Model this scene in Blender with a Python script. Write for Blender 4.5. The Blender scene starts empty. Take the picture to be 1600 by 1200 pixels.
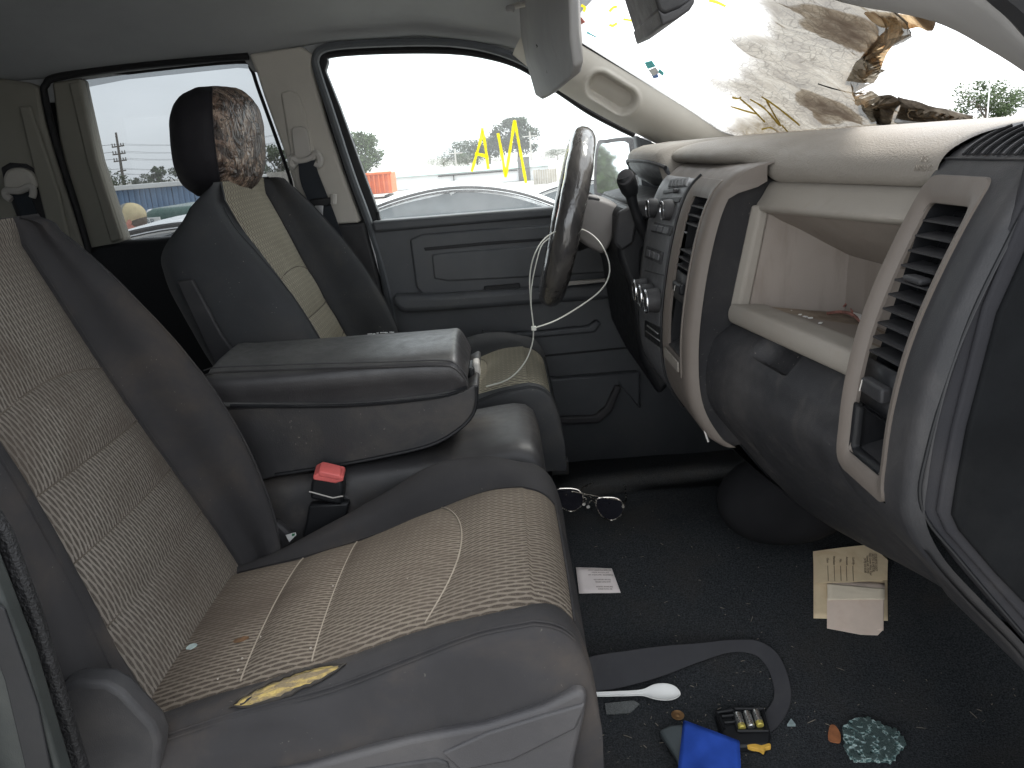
import bpy, bmesh, math, random
from mathutils import Vector, Matrix, noise
from math import radians, sin, cos, pi
R = random.Random(7)
S = bpy.context.scene
COL = S.collection

# ------------------------------------------------------------------ camera
FPX = 1300.0; PITCH = radians(15.6); ROLL = radians(4.5)
CAM = Vector((0, 0, .84))
r0 = Vector((1, 0, 0)); cf = Vector((0, cos(PITCH), -sin(PITCH))); u0 = r0.cross(cf)
cr_ = r0*cos(ROLL) - u0*sin(ROLL); cu = u0*cos(ROLL) + r0*sin(ROLL)
cd = bpy.data.cameras.new('camera'); cam = bpy.data.objects.new('camera', cd); COL.objects.link(cam)
cd.sensor_width = 36; cd.lens = 36*FPX/1600; cd.clip_start = .02; cd.clip_end = 2000
m = Matrix((cr_, cu, -cf)).transposed().to_4x4(); m.translation = CAM
cam.matrix_world = m; S.camera = cam

# ------------------------------------------------------------------ sky, sun, exposure (bright overcast, exposed for the cab)
W = bpy.data.worlds.new('World'); S.world = W; W.use_nodes = True
wt = W.node_tree; wt.nodes.clear()
sky = wt.nodes.new('ShaderNodeTexSky'); sky.sky_type = 'NISHITA'; sky.sun_disc = False
SUN_EL, SUN_AZ = radians(58), radians(62)          # azimuth from +Y towards +X
sky.sun_elevation = SUN_EL; sky.sun_rotation = SUN_AZ
sky.dust_density = 1.5; sky.air_density = 1; sky.ozone_density = 1
hs = wt.nodes.new('ShaderNodeHueSaturation'); hs.inputs['Saturation'].default_value = .22
tcw = wt.nodes.new('ShaderNodeTexCoord'); mpw = wt.nodes.new('ShaderNodeMapping'); mpw.inputs['Scale'].default_value = (1, 1, 3.2)
nzw = wt.nodes.new('ShaderNodeTexNoise'); nzw.inputs['Scale'].default_value = 2.2; nzw.inputs['Detail'].default_value = 5
rmw = wt.nodes.new('ShaderNodeMapRange'); rmw.inputs['From Min'].default_value = .3; rmw.inputs['From Max'].default_value = .7
rmw.inputs['To Min'].default_value = .84; rmw.inputs['To Max'].default_value = 1.12
mxw = wt.nodes.new('ShaderNodeVectorMath'); mxw.operation = 'SCALE'
bg = wt.nodes.new('ShaderNodeBackground'); bg.inputs['Strength'].default_value = .15
ow = wt.nodes.new('ShaderNodeOutputWorld')
L = wt.links.new
ov = wt.nodes.new('ShaderNodeMix'); ov.data_type = 'RGBA'; ov.inputs[0].default_value = .72; ov.inputs[7].default_value = (4.5, 4.7, 4.95, 1)   # cloud deck
L(sky.outputs[0], hs.inputs['Color']); L(tcw.outputs['Generated'], mpw.inputs[0]); L(mpw.outputs[0], nzw.inputs['Vector'])
L(nzw.outputs[0], rmw.inputs[0]); L(hs.outputs[0], ov.inputs[6]); L(ov.outputs[2], mxw.inputs[0]); L(rmw.outputs[0], mxw.inputs['Scale'])
L(mxw.outputs[0], bg.inputs[0]); L(bg.outputs[0], ow.inputs[0])
sd = bpy.data.lights.new('sun', 'SUN'); sd.energy = 1.4; sd.angle = radians(14); sd.color = (1, .97, .92)
so = bpy.data.objects.new('sun', sd); COL.objects.link(so)
sv = Vector((sin(SUN_AZ)*cos(SUN_EL), cos(SUN_AZ)*cos(SUN_EL), sin(SUN_EL)))
so.location = sv*50; so.rotation_euler = (-sv).to_track_quat('-Z', 'Y').to_euler()
S.view_settings.view_transform = 'Standard'; S.view_settings.look = 'None'
S.view_settings.gamma = 1; S.view_settings.use_curve_mapping = False
S.view_settings.exposure = 2.0
try:
    S.cycles.use_denoising = True; S.cycles.denoiser = 'OPENIMAGEDENOISE'
    S.cycles.max_bounces = 8; S.cycles.diffuse_bounces = 5; S.cycles.transparent_max_bounces = 16
    S.cycles.caustics_reflective = False; S.cycles.caustics_refractive = False
    S.cycles.sample_clamp_indirect = 6
except Exception: pass

# ------------------------------------------------------------------ geometry helpers
def ray(u, v): return cf + cr_*((u-800)/FPX) - cu*((v-600)/FPX)
def P(u, v, x=None, y=None, z=None):
    d = ray(u, v)
    t = (x-CAM.x)/d.x if x is not None else (y-CAM.y)/d.y if y is not None else (z-CAM.z)/d.z
    return CAM + d*t
def proj(p):
    d = Vector(p) - CAM; k = d.dot(cf)
    return (800 + FPX*d.dot(cr_)/k, 600 - FPX*d.dot(cu)/k)
def hit(u, v, fn, t0=.3, t1=3.2, n=400):
    d = ray(u, v); a = fn(CAM+d*t0); ta = t0
    for i in range(1, n+1):
        tb = t0 + (t1-t0)*i/n; b = fn(CAM+d*tb)
        if a*b <= 0:
            for _ in range(18):
                tm = (ta+tb)/2; c = fn(CAM+d*tm)
                if a*c <= 0: tb = tm
                else: ta = tm; a = c
            return CAM + d*((ta+tb)/2)
        a, ta = b, tb
    return CAM + d*t1
def itp(x, xs, ys):
    if x <= xs[0]: return ys[0]
    for i in range(len(xs)-1):
        if x <= xs[i+1]:
            k = (x-xs[i])/(xs[i+1]-xs[i]); return ys[i]+(ys[i+1]-ys[i])*k
    return ys[-1]
def sitp(x, xs, ys):            # smooth (monotone-ish cubic) interpolation
    n = len(xs)
    if x <= xs[0]: return ys[0]
    if x >= xs[-1]: return ys[-1]
    i = 0
    while x > xs[i+1]: i += 1
    def d(j):
        if j == 0: return (ys[1]-ys[0])/(xs[1]-xs[0])
        if j == n-1: return (ys[-1]-ys[-2])/(xs[-1]-xs[-2])
        return (ys[j+1]-ys[j-1])/(xs[j+1]-xs[j-1])
    h = xs[i+1]-xs[i]; t = (x-xs[i])/h
    return (ys[i]*(1+2*t)*(1-t)**2 + h*d(i)*t*(1-t)**2 + ys[i+1]*t*t*(3-2*t) + h*d(i+1)*t*t*(t-1))
def lin(a, b, n): return [a+(b-a)*i/(n-1) for i in range(n)]
def sm(a, b, x):
    t = max(0, min(1, (x-a)/(b-a))); return t*t*(3-2*t)
def cr(pts, n=6, closed=False):   # catmull-rom
    pts = [Vector(p) for p in pts]; out = []; N = len(pts)
    for i in range(N if closed else N-1):
        p1, p2 = pts[i], pts[(i+1) % N]
        p0 = pts[i-1] if (closed or i > 0) else p1*2-p2
        p3 = pts[(i+2) % N] if (closed or i+2 < N) else p2*2-p1
        for k in range(n):
            t = k/n
            out.append(.5*((2*p1)+(p2-p0)*t+(2*p0-5*p1+4*p2-p3)*t*t+(3*p1-p0-3*p2+p3)*t**3))
    if not closed: out.append(pts[-1])
    return out
def V(*a): return Vector(a)

def link(name, me, mat, parent=None, smooth=True, bevel=0, seg=2, sub=0, solid=0, angle=40, soff=-1):
    """one mesh object; its vertices are given in world space and become local to the parent thing"""
    o = bpy.data.objects.new(name, me); COL.objects.link(o)
    if parent is not None:
        base = parent
        off = Vector((0, 0, 0))
        while base is not None: off += base.location; base = base.parent
        for v in me.vertices: v.co -= off
        o.parent = parent
    mats = mat if isinstance(mat, (list, tuple)) else [mat]
    for mm in mats: me.materials.append(mm)
    if solid:
        md = o.modifiers.new('s', 'SOLIDIFY'); md.thickness = solid; md.offset = soff
    if bevel:
        md = o.modifiers.new('b', 'BEVEL'); md.width = bevel; md.segments = seg; md.limit_method = 'ANGLE'; md.angle_limit = radians(35)
        try: md.harden_normals = False
        except Exception: pass
    if sub:
        md = o.modifiers.new('u', 'SUBSURF'); md.levels = sub; md.render_levels = sub
    if smooth:
        me.polygons.foreach_set('use_smooth', [True]*len(me.polygons))
        if angle and not sub:
            try: me.set_sharp_from_angle(angle=radians(angle))
            except Exception: pass
    return o
def tag(o, label, cat, group=None, kind=None):
    if label: o['label'] = label
    if cat: o['category'] = cat
    if group: o['group'] = group
    if kind: o['kind'] = kind
    return o
def thing(name, loc, label, cat, group=None):
    o = bpy.data.objects.new(name, None); COL.objects.link(o); o.location = loc; o.empty_display_size = .05
    return tag(o, label, cat, group)
def mesh(verts, faces, uvs=None):
    me = bpy.data.meshes.new('m'); me.from_pydata([tuple(v) for v in verts], [], faces); 
    if uvs:
        uv = me.uv_layers.new(name='UVMap')
        for l in me.loops: uv.data[l.index].uv = uvs[l.vertex_index]
    me.update(); return me
def recalc(me):
    bm = bmesh.new(); bm.from_mesh(me); bmesh.ops.recalc_face_normals(bm, faces=bm.faces); bm.to_mesh(me); bm.free(); return me
def grid(rows, closed=False, uvs=None, flip=False):
    h, w = len(rows), len(rows[0]); vs = [p for r in rows for p in r]; fs = []
    for i in range(h-1):
        for j in range(w if closed else w-1):
            k = (j+1) % w
            q = (i*w+j, i*w+k, (i+1)*w+k, (i+1)*w+j)
            fs.append(q[::-1] if flip else q)
    return mesh(vs, fs, [t for r in uvs for t in r] if uvs else None)
def loft(rings, cap0=True, cap1=True):
    w = len(rings[0]); vs = [p for r in rings for p in r]; fs = []
    for i in range(len(rings)-1):
        for j in range(w):
            k = (j+1) % w; fs.append((i*w+j, i*w+k, (i+1)*w+k, (i+1)*w+j))
    if cap0: fs.append(tuple(range(w))[::-1])
    if cap1: b = (len(rings)-1)*w; fs.append(tuple(b+i for i in range(w)))
    return recalc(mesh(vs, fs))
def tube_me(pts, r, n=8, closed=False, flat=1.0, up=None):
    pts = [Vector(p) for p in pts]; N = len(pts); rings = []
    pn = None
    for i, p in enumerate(pts):
        a = pts[(i-1) % N] if (closed or i) else p; b = pts[(i+1) % N] if (closed or i < N-1) else p
        t = (b-a).normalized()
        if up is not None: nn = (Vector(up) - t*Vector(up).dot(t)).normalized()
        elif pn is None: nn = t.orthogonal().normalized()
        else: nn = (pn - t*pn.dot(t)).normalized()
        pn = nn; bb = t.cross(nn)
        rr = r[i] if isinstance(r, (list, tuple)) else r
        rings.append([p + nn*cos(2*pi*k/n)*rr + bb*sin(2*pi*k/n)*rr*flat for k in range(n)])
    if closed:
        rings.append(rings[0]); me = loft(rings, False, False)
        bm = bmesh.new(); bm.from_mesh(me); bmesh.ops.remove_doubles(bm, verts=bm.verts, dist=1e-6); bm.to_mesh(me); bm.free(); return me
    return loft(rings)
def tube(name, pts, r, mat, parent=None, n=8, closed=False, flat=1.0, up=None):
    return link(name, tube_me(pts, r, n, closed, flat, up), mat, parent)
def ribbon_me(pts, width_vec, thick):   # strap: list of (point, half-width vector)
    rings = []
    for i, (p, w) in enumerate(zip(pts, width_vec)):
        a = pts[max(0, i-1)]; b = pts[min(len(pts)-1, i+1)]
        nrm = (b-a).cross(w).normalized()*thick/2
        rings.append([p-w-nrm, p+w-nrm, p+w+nrm, p-w+nrm])
    return loft(rings)
def prism_me(poly, vec):
    """closed polygon extruded by vec"""
    n = len(poly); vec = Vector(vec); vs = [Vector(p) for p in poly] + [Vector(p)+vec for p in poly]
    fs = [tuple(range(n)), tuple(range(2*n-1, n-1, -1))]
    for i in range(n): k = (i+1) % n; fs.append((i, i+n, k+n, k)[::-1])
    return recalc(mesh(vs, fs))
def prism(name, poly, vec, mat, parent=None, bevel=0, seg=2, **k):
    return link(name, prism_me(poly, vec), mat, parent, bevel=bevel, seg=seg, **k)
def box_me(c, d, rot=None):
    c = Vector(c); M3 = rot if rot is not None else Matrix.Identity(3)
    vs = [c + M3 @ Vector((sx*d[0]/2, sy*d[1]/2, sz*d[2]/2)) for sx in (-1, 1) for sy in (-1, 1) for sz in (-1, 1)]
    return recalc(mesh(vs, [(0, 1, 3, 2), (4, 6, 7, 5), (0, 4, 5, 1), (2, 3, 7, 6), (0, 2, 6, 4), (1, 5, 7, 3)]))
def box(name, c, d, mat, parent=None, rot=None, bevel=0, seg=2, **k):
    return link(name, box_me(c, d, rot), mat, parent, bevel=bevel, seg=seg, **k)
def join_me(mes):
    vs = []; fs = []
    for me in mes:
        b = len(vs); vs += [v.co.copy() for v in me.vertices]; fs += [tuple(b+i for i in p.vertices) for p in me.polygons]
    return mesh(vs, fs)
def lathe_me(c, axis, prof, n=24):
    """prof: list of (distance along axis, radius)"""
    ax = Vector(axis).normalized(); a = ax.orthogonal().normalized(); b = ax.cross(a); c = Vector(c)
    return loft([[c + ax*d + (a*cos(2*pi*k/n)+b*sin(2*pi*k/n))*r for k in range(n)] for d, r in prof])
def lathe(name, c, axis, prof, mat, parent=None, n=24, **k):
    return link(name, lathe_me(c, axis, prof, n), mat, parent, **k)
def basis(xa, ya):
    xa = Vector(xa).normalized(); za = xa.cross(Vector(ya)).normalized(); ya = za.cross(xa)
    return Matrix((xa, ya, za)).transposed()
def text(name, s, size, loc, B, mat, parent=None, align='CENTER', depth=.0002, sx=1.0):
    cu_ = bpy.data.curves.new('t', 'FONT'); cu_.body = s; cu_.size = size; cu_.align_x = align; cu_.align_y = 'CENTER'; cu_.extrude = depth
    o = bpy.data.objects.new('t', cu_); COL.objects.link(o)
    dg = bpy.context.evaluated_depsgraph_get(); me = bpy.data.meshes.new_from_object(o.evaluated_get(dg))
    bpy.data.objects.remove(o); 
    for v in me.vertices: v.co = Vector(loc) + B @ Vector((v.co.x*sx, v.co.y, v.co.z))
    me.materials.clear()
    return link(name, me, mat, parent, smooth=False)

# ------------------------------------------------------------------ materials
class N_:
    """tiny wrapper so that shader maths reads like maths"""
    def __init__(s, nt, so): s.nt, s.so = nt, so
    def m(s, op, *o):
        n = s.nt.nodes.new('ShaderNodeMath'); n.operation = op
        for i, q in enumerate((s,)+o):
            if isinstance(q, N_): s.nt.links.new(q.so, n.inputs[i])
            else: n.inputs[i].default_value = q
        return N_(s.nt, n.outputs[0])
    def __add__(s, o): return s.m('ADD', o)
    def __sub__(s, o): return s.m('SUBTRACT', o)
    def __mul__(s, o): return s.m('MULTIPLY', o)
    def __truediv__(s, o): return s.m('DIVIDE', o)
    def ramp(s, a, b, c=0., d=1., smooth=True):
        n = s.nt.nodes.new('ShaderNodeMapRange'); n.interpolation_type = 'SMOOTHSTEP' if smooth else 'LINEAR'
        s.nt.links.new(s.so, n.inputs[0])
        for i, q in enumerate((a, b, c, d)): n.inputs[i+1].default_value = q
        return N_(s.nt, n.outputs[0])
class Mat:
    def __init__(s, name):
        s.m = bpy.data.materials.new(name); s.m.use_nodes = True; s.nt = s.m.node_tree
        s.b = s.nt.nodes['Principled BSDF']; s.out = s.nt.nodes['Material Output']; s.tc = None
    def coord(s, which='Object'):
        if s.tc is None: s.tc = s.nt.nodes.new('ShaderNodeTexCoord')
        return s.tc.outputs[which]
    def mapping(s, scale=(1, 1, 1), which='Object', rot=(0, 0, 0)):
        n = s.nt.nodes.new('ShaderNodeMapping'); n.inputs['Scale'].default_value = scale; n.inputs['Rotation'].default_value = rot
        s.nt.links.new(s.coord(which), n.inputs[0]); return n.outputs[0]
    def noise(s, scale, detail=3, rough=.55, vec=None, dist=0):
        n = s.nt.nodes.new('ShaderNodeTexNoise'); n.inputs['Scale'].default_value = scale; n.inputs['Detail'].default_value = detail
        n.inputs['Roughness'].default_value = rough; n.inputs['Distortion'].default_value = dist
        s.nt.links.new(vec if vec is not None else s.coord(), n.inputs['Vector']); return N_(s.nt, n.outputs[0])
    def voro(s, scale, feature='F1', vec=None, rnd=1):
        n = s.nt.nodes.new('ShaderNodeTexVoronoi'); n.feature = feature; n.inputs['Scale'].default_value = scale; n.inputs['Randomness'].default_value = rnd
        s.nt.links.new(vec if vec is not None else s.coord(), n.inputs['Vector']); return N_(s.nt, n.outputs['Distance'])
    def mix(s, f, a, b, blend='MIX'):
        n = s.nt.nodes.new('ShaderNodeMix'); n.data_type = 'RGBA'; n.blend_type = blend
        if isinstance(f, N_): s.nt.links.new(f.so, n.inputs[0])
        else: n.inputs[0].default_value = f
        for i, q in ((6, a), (7, b)):
            if hasattr(q, 'is_output'): s.nt.links.new(q, n.inputs[i])
            elif isinstance(q, N_): s.nt.links.new(q.so, n.inputs[i])
            else: n.inputs[i].default_value = (*q[:3], 1)
        return n.outputs[2]
    def setc(s, c):
        if hasattr(c, 'is_output'): s.nt.links.new(c, s.b.inputs['Base Color'])
        else: s.b.inputs['Base Color'].default_value = (*c[:3], 1)
    def sett(s, k, v):
        if isinstance(v, N_): s.nt.links.new(v.so, s.b.inputs[k])
        else: s.b.inputs[k].default_value = v
    def bump(s, h, strength=.3, dist=.001):
        n = s.nt.nodes.new('ShaderNodeBump'); n.inputs['Strength'].default_value = strength; n.inputs['Distance'].default_value = dist
        s.nt.links.new(h.so, n.inputs['Height']); s.nt.links.new(n.outputs[0], s.b.inputs['Normal'])
    def sep(s, which='Object'):
        n = s.nt.nodes.new('ShaderNodeSeparateXYZ'); s.nt.links.new(s.coord(which), n.inputs[0])
        return [N_(s.nt, n.outputs[i]) for i in range(3)]
def scl(c, k): return tuple(min(1, q*k) for q in c)
def M(name, col, rough=.6, var=.18, vs=9, grain=900, gs=.25, spec=.35, metal=0, dust=0, dustc=(.22, .20, .175), ds=6, speck=0, gd=.0006, streak=0, streakc=(.1, .09, .08)):
    a = Mat(name)
    n1 = a.noise(vs, 4); n2 = a.noise(vs*7, 3)
    c = a.mix(n1.ramp(.3, .7), scl(col, 1-var), scl(col, 1+var))
    c = a.mix(n2.ramp(.35, .75)*.35, c, scl(col, 1+var*1.2))
    if dust:
        d = a.noise(ds, 6, .65, dist=.4).ramp(.46, .74)*dust
        c = a.mix(d, c, dustc)
    if streak:      # run marks and wiped smears
        d = a.noise(1, 5, .6, a.mapping((26, 26, 3.5)), .3).ramp(.52, .74)*a.noise(5, 3).ramp(.35, .65)*streak
        c = a.mix(d, c, streakc)
        d = a.noise(1, 4, .6, a.mapping((5, 60, 60), rot=(.5, .2, .7)), .2).ramp(.66, .72)*a.noise(7, 2).ramp(.5, .65)*streak
        c = a.mix(d, c, scl(streakc, 1.5))
    if speck:
        d = a.noise(240, 2, .5).ramp(.70, .76)*a.noise(14, 2).ramp(.45, .7)*speck
        c = a.mix(d, c, (.42, .38, .32))
    a.setc(c)
    a.sett('Roughness', n2.ramp(.2, .8, max(.02, rough-.07), min(1, rough+.07))); a.sett('Metallic', metal)
    a.sett('Specular IOR Level', spec)
    if gs: a.bump(a.noise(grain, 2, .6), gs, gd)
    return a.m
TAUPE = M('taupe plastic', (.132, .113, .098), .55, .06, 5, 700, .3, dust=.12)
BEIGE = M('beige soft plastic', (.258, .236, .206), .62, .05, 4, 600, .45, spec=.25, dust=.3, dustc=(.22, .18, .145), streak=.35, streakc=(.16, .125, .10))
PADM = M('pebbled dash pad', (.252, .230, .202), .62, .06, 4, 420, .7, spec=.28, dust=.35, dustc=(.215, .18, .15), gd=.0016, streak=.25, streakc=(.19, .16, .13))
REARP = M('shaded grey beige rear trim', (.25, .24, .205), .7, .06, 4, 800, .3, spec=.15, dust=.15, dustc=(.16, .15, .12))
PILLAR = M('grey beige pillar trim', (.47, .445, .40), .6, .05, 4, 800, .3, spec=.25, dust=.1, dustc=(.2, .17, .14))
DGREY = M('dark grey dash plastic', (.025, .025, .027), .6, .12, 6, 650, .6, spec=.3, dust=.6, dustc=(.075, .070, .068), ds=5, speck=.5, streak=.6, streakc=(.085, .078, .072))
DGREY2 = M('charcoal trim plastic', (.028, .028, .030), .55, .1, 6, 700, .5, spec=.32, dust=.5, dustc=(.075, .07, .068))
TRIM = M('grey seat plastic', (.047, .0455, .048), .55, .08, 6, 700, .45, spec=.35, dust=.4, dustc=(.10, .094, .09))
DOORM = M('blue grey door plastic', (.068, .072, .078), .5, .12, 6, 700, .4, spec=.42, dust=.4, dustc=(.10, .10, .10), speck=.3)
BLACK = M('black plastic', (.010, .0105, .012), .5, .15, 10, 800, .25, spec=.3)
ENDM = M('black grained end panel', (.0065, .007, .0078), .85, .2, 10, 700, .6, spec=.08, dust=.3, dustc=(.02, .02, .02))
ENDC = M('matte charcoal end trim', (.022, .022, .025), .75, .1, 6, 700, .5, spec=.12, dust=.4, dustc=(.05, .047, .046))
BINM = M('taupe beige bin plastic', (.225, .195, .170), .65, .06, 5, 600, .4, spec=.2, dust=.4, dustc=(.17, .135, .105), streak=.5, streakc=(.13, .10, .08))
THREAD2 = M('brown thread', (.10, .086, .07), .9, .1, 60, 800, .3, spec=.1)
THREAD = M('pale tan thread', (.23, .20, .165), .9, .1, 60, 800, .3, spec=.1)
RUBBER = M('black rubber seal', (.014, .014, .015), .65, .2, 20, 900, .4, spec=.3)
GSEAL = M('grey weatherstrip', (.085, .092, .1), .55, .1, 20, 900, .3)
CARPET = None
HEADL = M('headliner cloth', (.335, .345, .35), .95, .05, 5, 1500, .5, spec=.08)
VISOR = M('visor vinyl', (.33, .325, .32), .75, .07, 6, 900, .4, spec=.15, dust=.2, dustc=(.12, .11, .10))
VINYL = M('dark seat cloth', (.035, .034, .0355), .85, .12, 7, 1900, .7, spec=.12, dust=.5, dustc=(.080, .065, .053), ds=7, speck=.2)
VINYLS = M('worn dark armrest vinyl', (.028, .0275, .029), .48, .12, 8, 500, .4, spec=.42, dust=.45, dustc=(.085, .072, .06), ds=8, speck=.35)
CHROME = M('chrome', (.75, .76, .78), .16, .05, 10, 10, 0, metal=1)
STEEL = M('worn steel', (.5, .5, .5), .35, .1, 30, 300, .1, metal=1)
WEB = M('black seat belt webbing', (.018, .022, .028), .7, .1, 10, 1500, .4, spec=.3)
WEBG = M('grey floor strap webbing', (.042, .042, .046), .75, .12, 10, 1500, .5, spec=.2, dust=.3, dustc=(.13, .12, .11))
LIGHTP = M('light grey plastic', (.42, .40, .37), .5, .05, 8, 700, .2)
WHITEP = M('white plastic', (.72, .72, .70), .4, .04, 12, 500, .1, spec=.45)
REDP = M('red button plastic', (.62, .13, .12), .45, .12, 30, 600, .2)
PAINTW = M('white car paint', (.72, .73, .74), .25, .03, 2, 10, 0, spec=.5)
DGLASS = M('dark car glass', (.05, .06, .065), .12, .1, 2, 10, 0, spec=.5, dust=.4, dustc=(.14, .155, .165), ds=3)

def glass(name, tint, film, filmc=(.8, .8, .8), gloss=.06):
    """thin pane: clear transmission, a dirt film that scatters light, and a weak reflection"""
    a = Mat(name); nt = a.nt; nt.nodes.remove(a.b)
    tr = nt.nodes.new('ShaderNodeBsdfTransparent'); tr.inputs[0].default_value = (*tint, 1)
    tl = nt.nodes.new('ShaderNodeBsdfTranslucent'); tl.inputs[0].default_value = (*filmc, 1)
    gl = nt.nodes.new('ShaderNodeBsdfGlossy'); gl.inputs['Roughness'].default_value = .03
    m1 = nt.nodes.new('ShaderNodeMixShader'); m2 = nt.nodes.new('ShaderNodeMixShader')
    f = a.noise(7, 5, .6).ramp(.3, .75, film*.6, film*1.5); nt.links.new(f.so, m1.inputs[0])
    nt.links.new(tr.outputs[0], m1.inputs[1]); nt.links.new(tl.outputs[0], m1.inputs[2])
    m2.inputs[0].default_value = gloss; nt.links.new(m1.outputs[0], m2.inputs[1]); nt.links.new(gl.outputs[0], m2.inputs[2])
    nt.links.new(m2.outputs[0], a.out.inputs[0]); return a.m
GL_FRONT = glass('clear dusty side glass', (.86, .90, .88), .075)
GL_REAR = glass('privacy tinted glass', (.23, .243, .25), .02)

VINYL2 = M('lit charcoal seat cloth', (.047, .049, .052), .82, .1, 7, 1900, .6, spec=.15, dust=.3, dustc=(.09, .08, .07), ds=7, speck=.4)  # same cloth as the near seat, lightened to carry the driver side's light
def fabric(name='tan ribbed weave', g=(1, 1, 1), dk=.65):
    a = Mat(name); nt = a.nt
    def K(c): return tuple(min(1, p*q) for p, q in zip(c, g))
    u, v, _ = a.sep('UV')
    us = u/.0061; col = us.m('FLOOR'); fu = us-col
    vs = v/.0215 + (col*.5).m('FRACT')
    fv = vs.m('FRACT')
    wid = (fv*pi).m('SINE').m('SQRT')*.31
    d = (fu-.5).m('ABSOLUTE') - wid
    lens = d.ramp(-.12, .10, 1, 0)
    big = a.noise(5, 5, .6); fine = a.noise(900, 2)
    base = a.mix(big.ramp(.3, .7), K((.168, .151, .131)), K((.208, .188, .164)))
    dark = a.mix(fine.ramp(.3, .7), K((.050, .043, .038)), K((.075, .065, .057)))
    c = a.mix(lens, base, dark)
    c = a.mix(fine.ramp(.3, .7)*.2, c, K((.24, .21, .175)))
    dirt = a.noise(4.5, 6, .65, dist=.5).ramp(.42, .70)*dk
    c = a.mix(dirt, c, (.086, .070, .058))
    sp = a.noise(260, 2, .5).ramp(.71, .77)*a.noise(16, 2).ramp(.5, .7)*.6
    c = a.mix(sp, c, (.5, .46, .4))
    a.setc(c); a.sett('Roughness', .95); a.sett('Specular IOR Level', .08)
    a.bump((lens*-1.0)+fine*.3, .8, .0012)
    return a.m
FABRIC = fabric()
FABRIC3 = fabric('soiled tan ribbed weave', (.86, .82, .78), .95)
FABRIC2 = fabric('lit clean tan ribbed weave', (2.0, 2.05, 1.85), .2)  # driver's weave: less dirt, and base lightened to carry stronger window light

def carpet():
    a = Mat('black loop carpet')
    f = a.noise(420, 3, .7); b = a.noise(6, 5, .6)
    c = a.mix(f.ramp(.3, .75), (.017, .0185, .0205), (.056, .060, .064))
    c = a.mix(b.ramp(.45, .75)*.5, c, (.050, .045, .040))
    sp = a.noise(330, 1, .4).ramp(.72, .77)*a.noise(11, 3).ramp(.55, .7)
    c = a.mix(sp*.5, c, (.30, .26, .2))
    a.setc(c); a.sett('Roughness', 1.0); a.sett('Specular IOR Level', .05)
    a.bump(f, 1.0, .003); return a.m
CARPET = carpet()
# ================================================================== THE CAB SHELL
def floor_z(x, y):
    h = .165*sm(.92, 1.40, y)*(1-sm(1.55, 1.63, y))
    return h + max(0, x-.62)*.9*sm(.62, .8, x) + .004*noise.noise(Vector((x*7, y*7, 0)))
def fhit(u, v): return hit(u, v, lambda p: p.z-floor_z(p.x, p.y))
def fn_normal(p):
    e = .01
    return Vector(((floor_z(p.x-e, p.y)-floor_z(p.x+e, p.y))/(2*e), (floor_z(p.x, p.y-e)-floor_z(p.x, p.y+e))/(2*e), 1)).normalized()
rows = [[V(x, y, floor_z(x, y)+.0012*noise.noise(Vector((x*60, y*60, 3)))) for y in lin(.58, 2.2, 110)] for x in lin(-1.75, 1.1, 120)]
tag(link('floor', grid(rows, flip=True), CARPET), None, None, kind='structure')
# rubber mat lying in the driver's footwell
def wtop(x): return itp(x, [-1.8, -1.0, -.57, -.4, -.15, .06, .17, .24, .35], [1.09, 1.085, 1.095, 1.118, 1.115, 1.075, 1.005, .95, .88])
rows = []
prof = [(2.19, 0.0), (2.17, .02), (2.12, .05), (2.05, .085), (1.95, .112), (1.8, .13), (1.425, .14), (1.05, .13), (.9, .112), (.8, .085), (.73, .05), (.68, .02), (.66, 0)]
for x in lin(-1.75, .2, 50):
    zb = max(1.06, wtop(x))
    rows.append([V(x, y, (zb+.004 if 1.9 < y or y < .95 else 1.1)+dz if (y > 2.1 or y < .75) else 1.105+dz) for y, dz in prof])
tag(link('ceiling', grid(rows, flip=False), HEADL, sub=1, solid=.03, soff=1), None, None, kind='structure')
box('wall_back', (-1.77, 1.42, .6), (.03, 1.7, 1.4), HEADL)['kind'] = 'structure'
# outer sheet metal that keeps daylight out: roof skin
rs = link('roof', grid([[V(x, y, 1.285+.02*(1-((y-1.42)/.8)**2)) for y in lin(.6, 2.24, 12)] for x in lin(-1.8, .25, 8)]), PAINTW, solid=.01); rs['kind'] = 'structure'
# closed rear part of the near side, cowl side and firewall: out of view, they shade the cab as in the photo
box('wall_near', (-1.13, .63, .33), (1.28, .05, .72), DGREY2, bevel=.01)['kind'] = 'structure'
box('wall_near_header', (-1.13, .63, 1.19), (1.28, .05, .16), HEADL)['kind'] = 'structure'
box('wall_near_rear', (-1.68, .63, .9), (.18, .05, .42), HEADL)['kind'] = 'structure'
gw = link('wall_near_glass', mesh([V(-1.59, .63, .69), V(-.49, .63, .69), V(-.55, .63, 1.11), V(-1.59, .63, 1.11)], [(0, 1, 2, 3)]), GL_REAR, smooth=False); gw['kind'] = 'structure'
box('wall_firewall', (1.04, 1.42, .40), (.04, 1.6, .86), BLACK)['kind'] = 'structure'
box('wall_cowl_near', (.84, .66, .30), (.56, .05, 1.0), BLACK, bevel=.01)['kind'] = 'structure'
box('wall_cowl_far', (.84, 2.22, .30), (.42, .05, 1.0), BLACK, bevel=.01)['kind'] = 'structure'

def px(pts, y): return [P(a, b, y=y) for a, b in pts]
def slab(name, pts, y, t, mat, parent=None, bevel=.006, seg=3, curve=0):
    q = px(pts, y)
    if curve: q = cr(q, curve, True)
    return prism(name, q, (0, t, 0), mat, parent, bevel=bevel, seg=seg)

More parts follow.
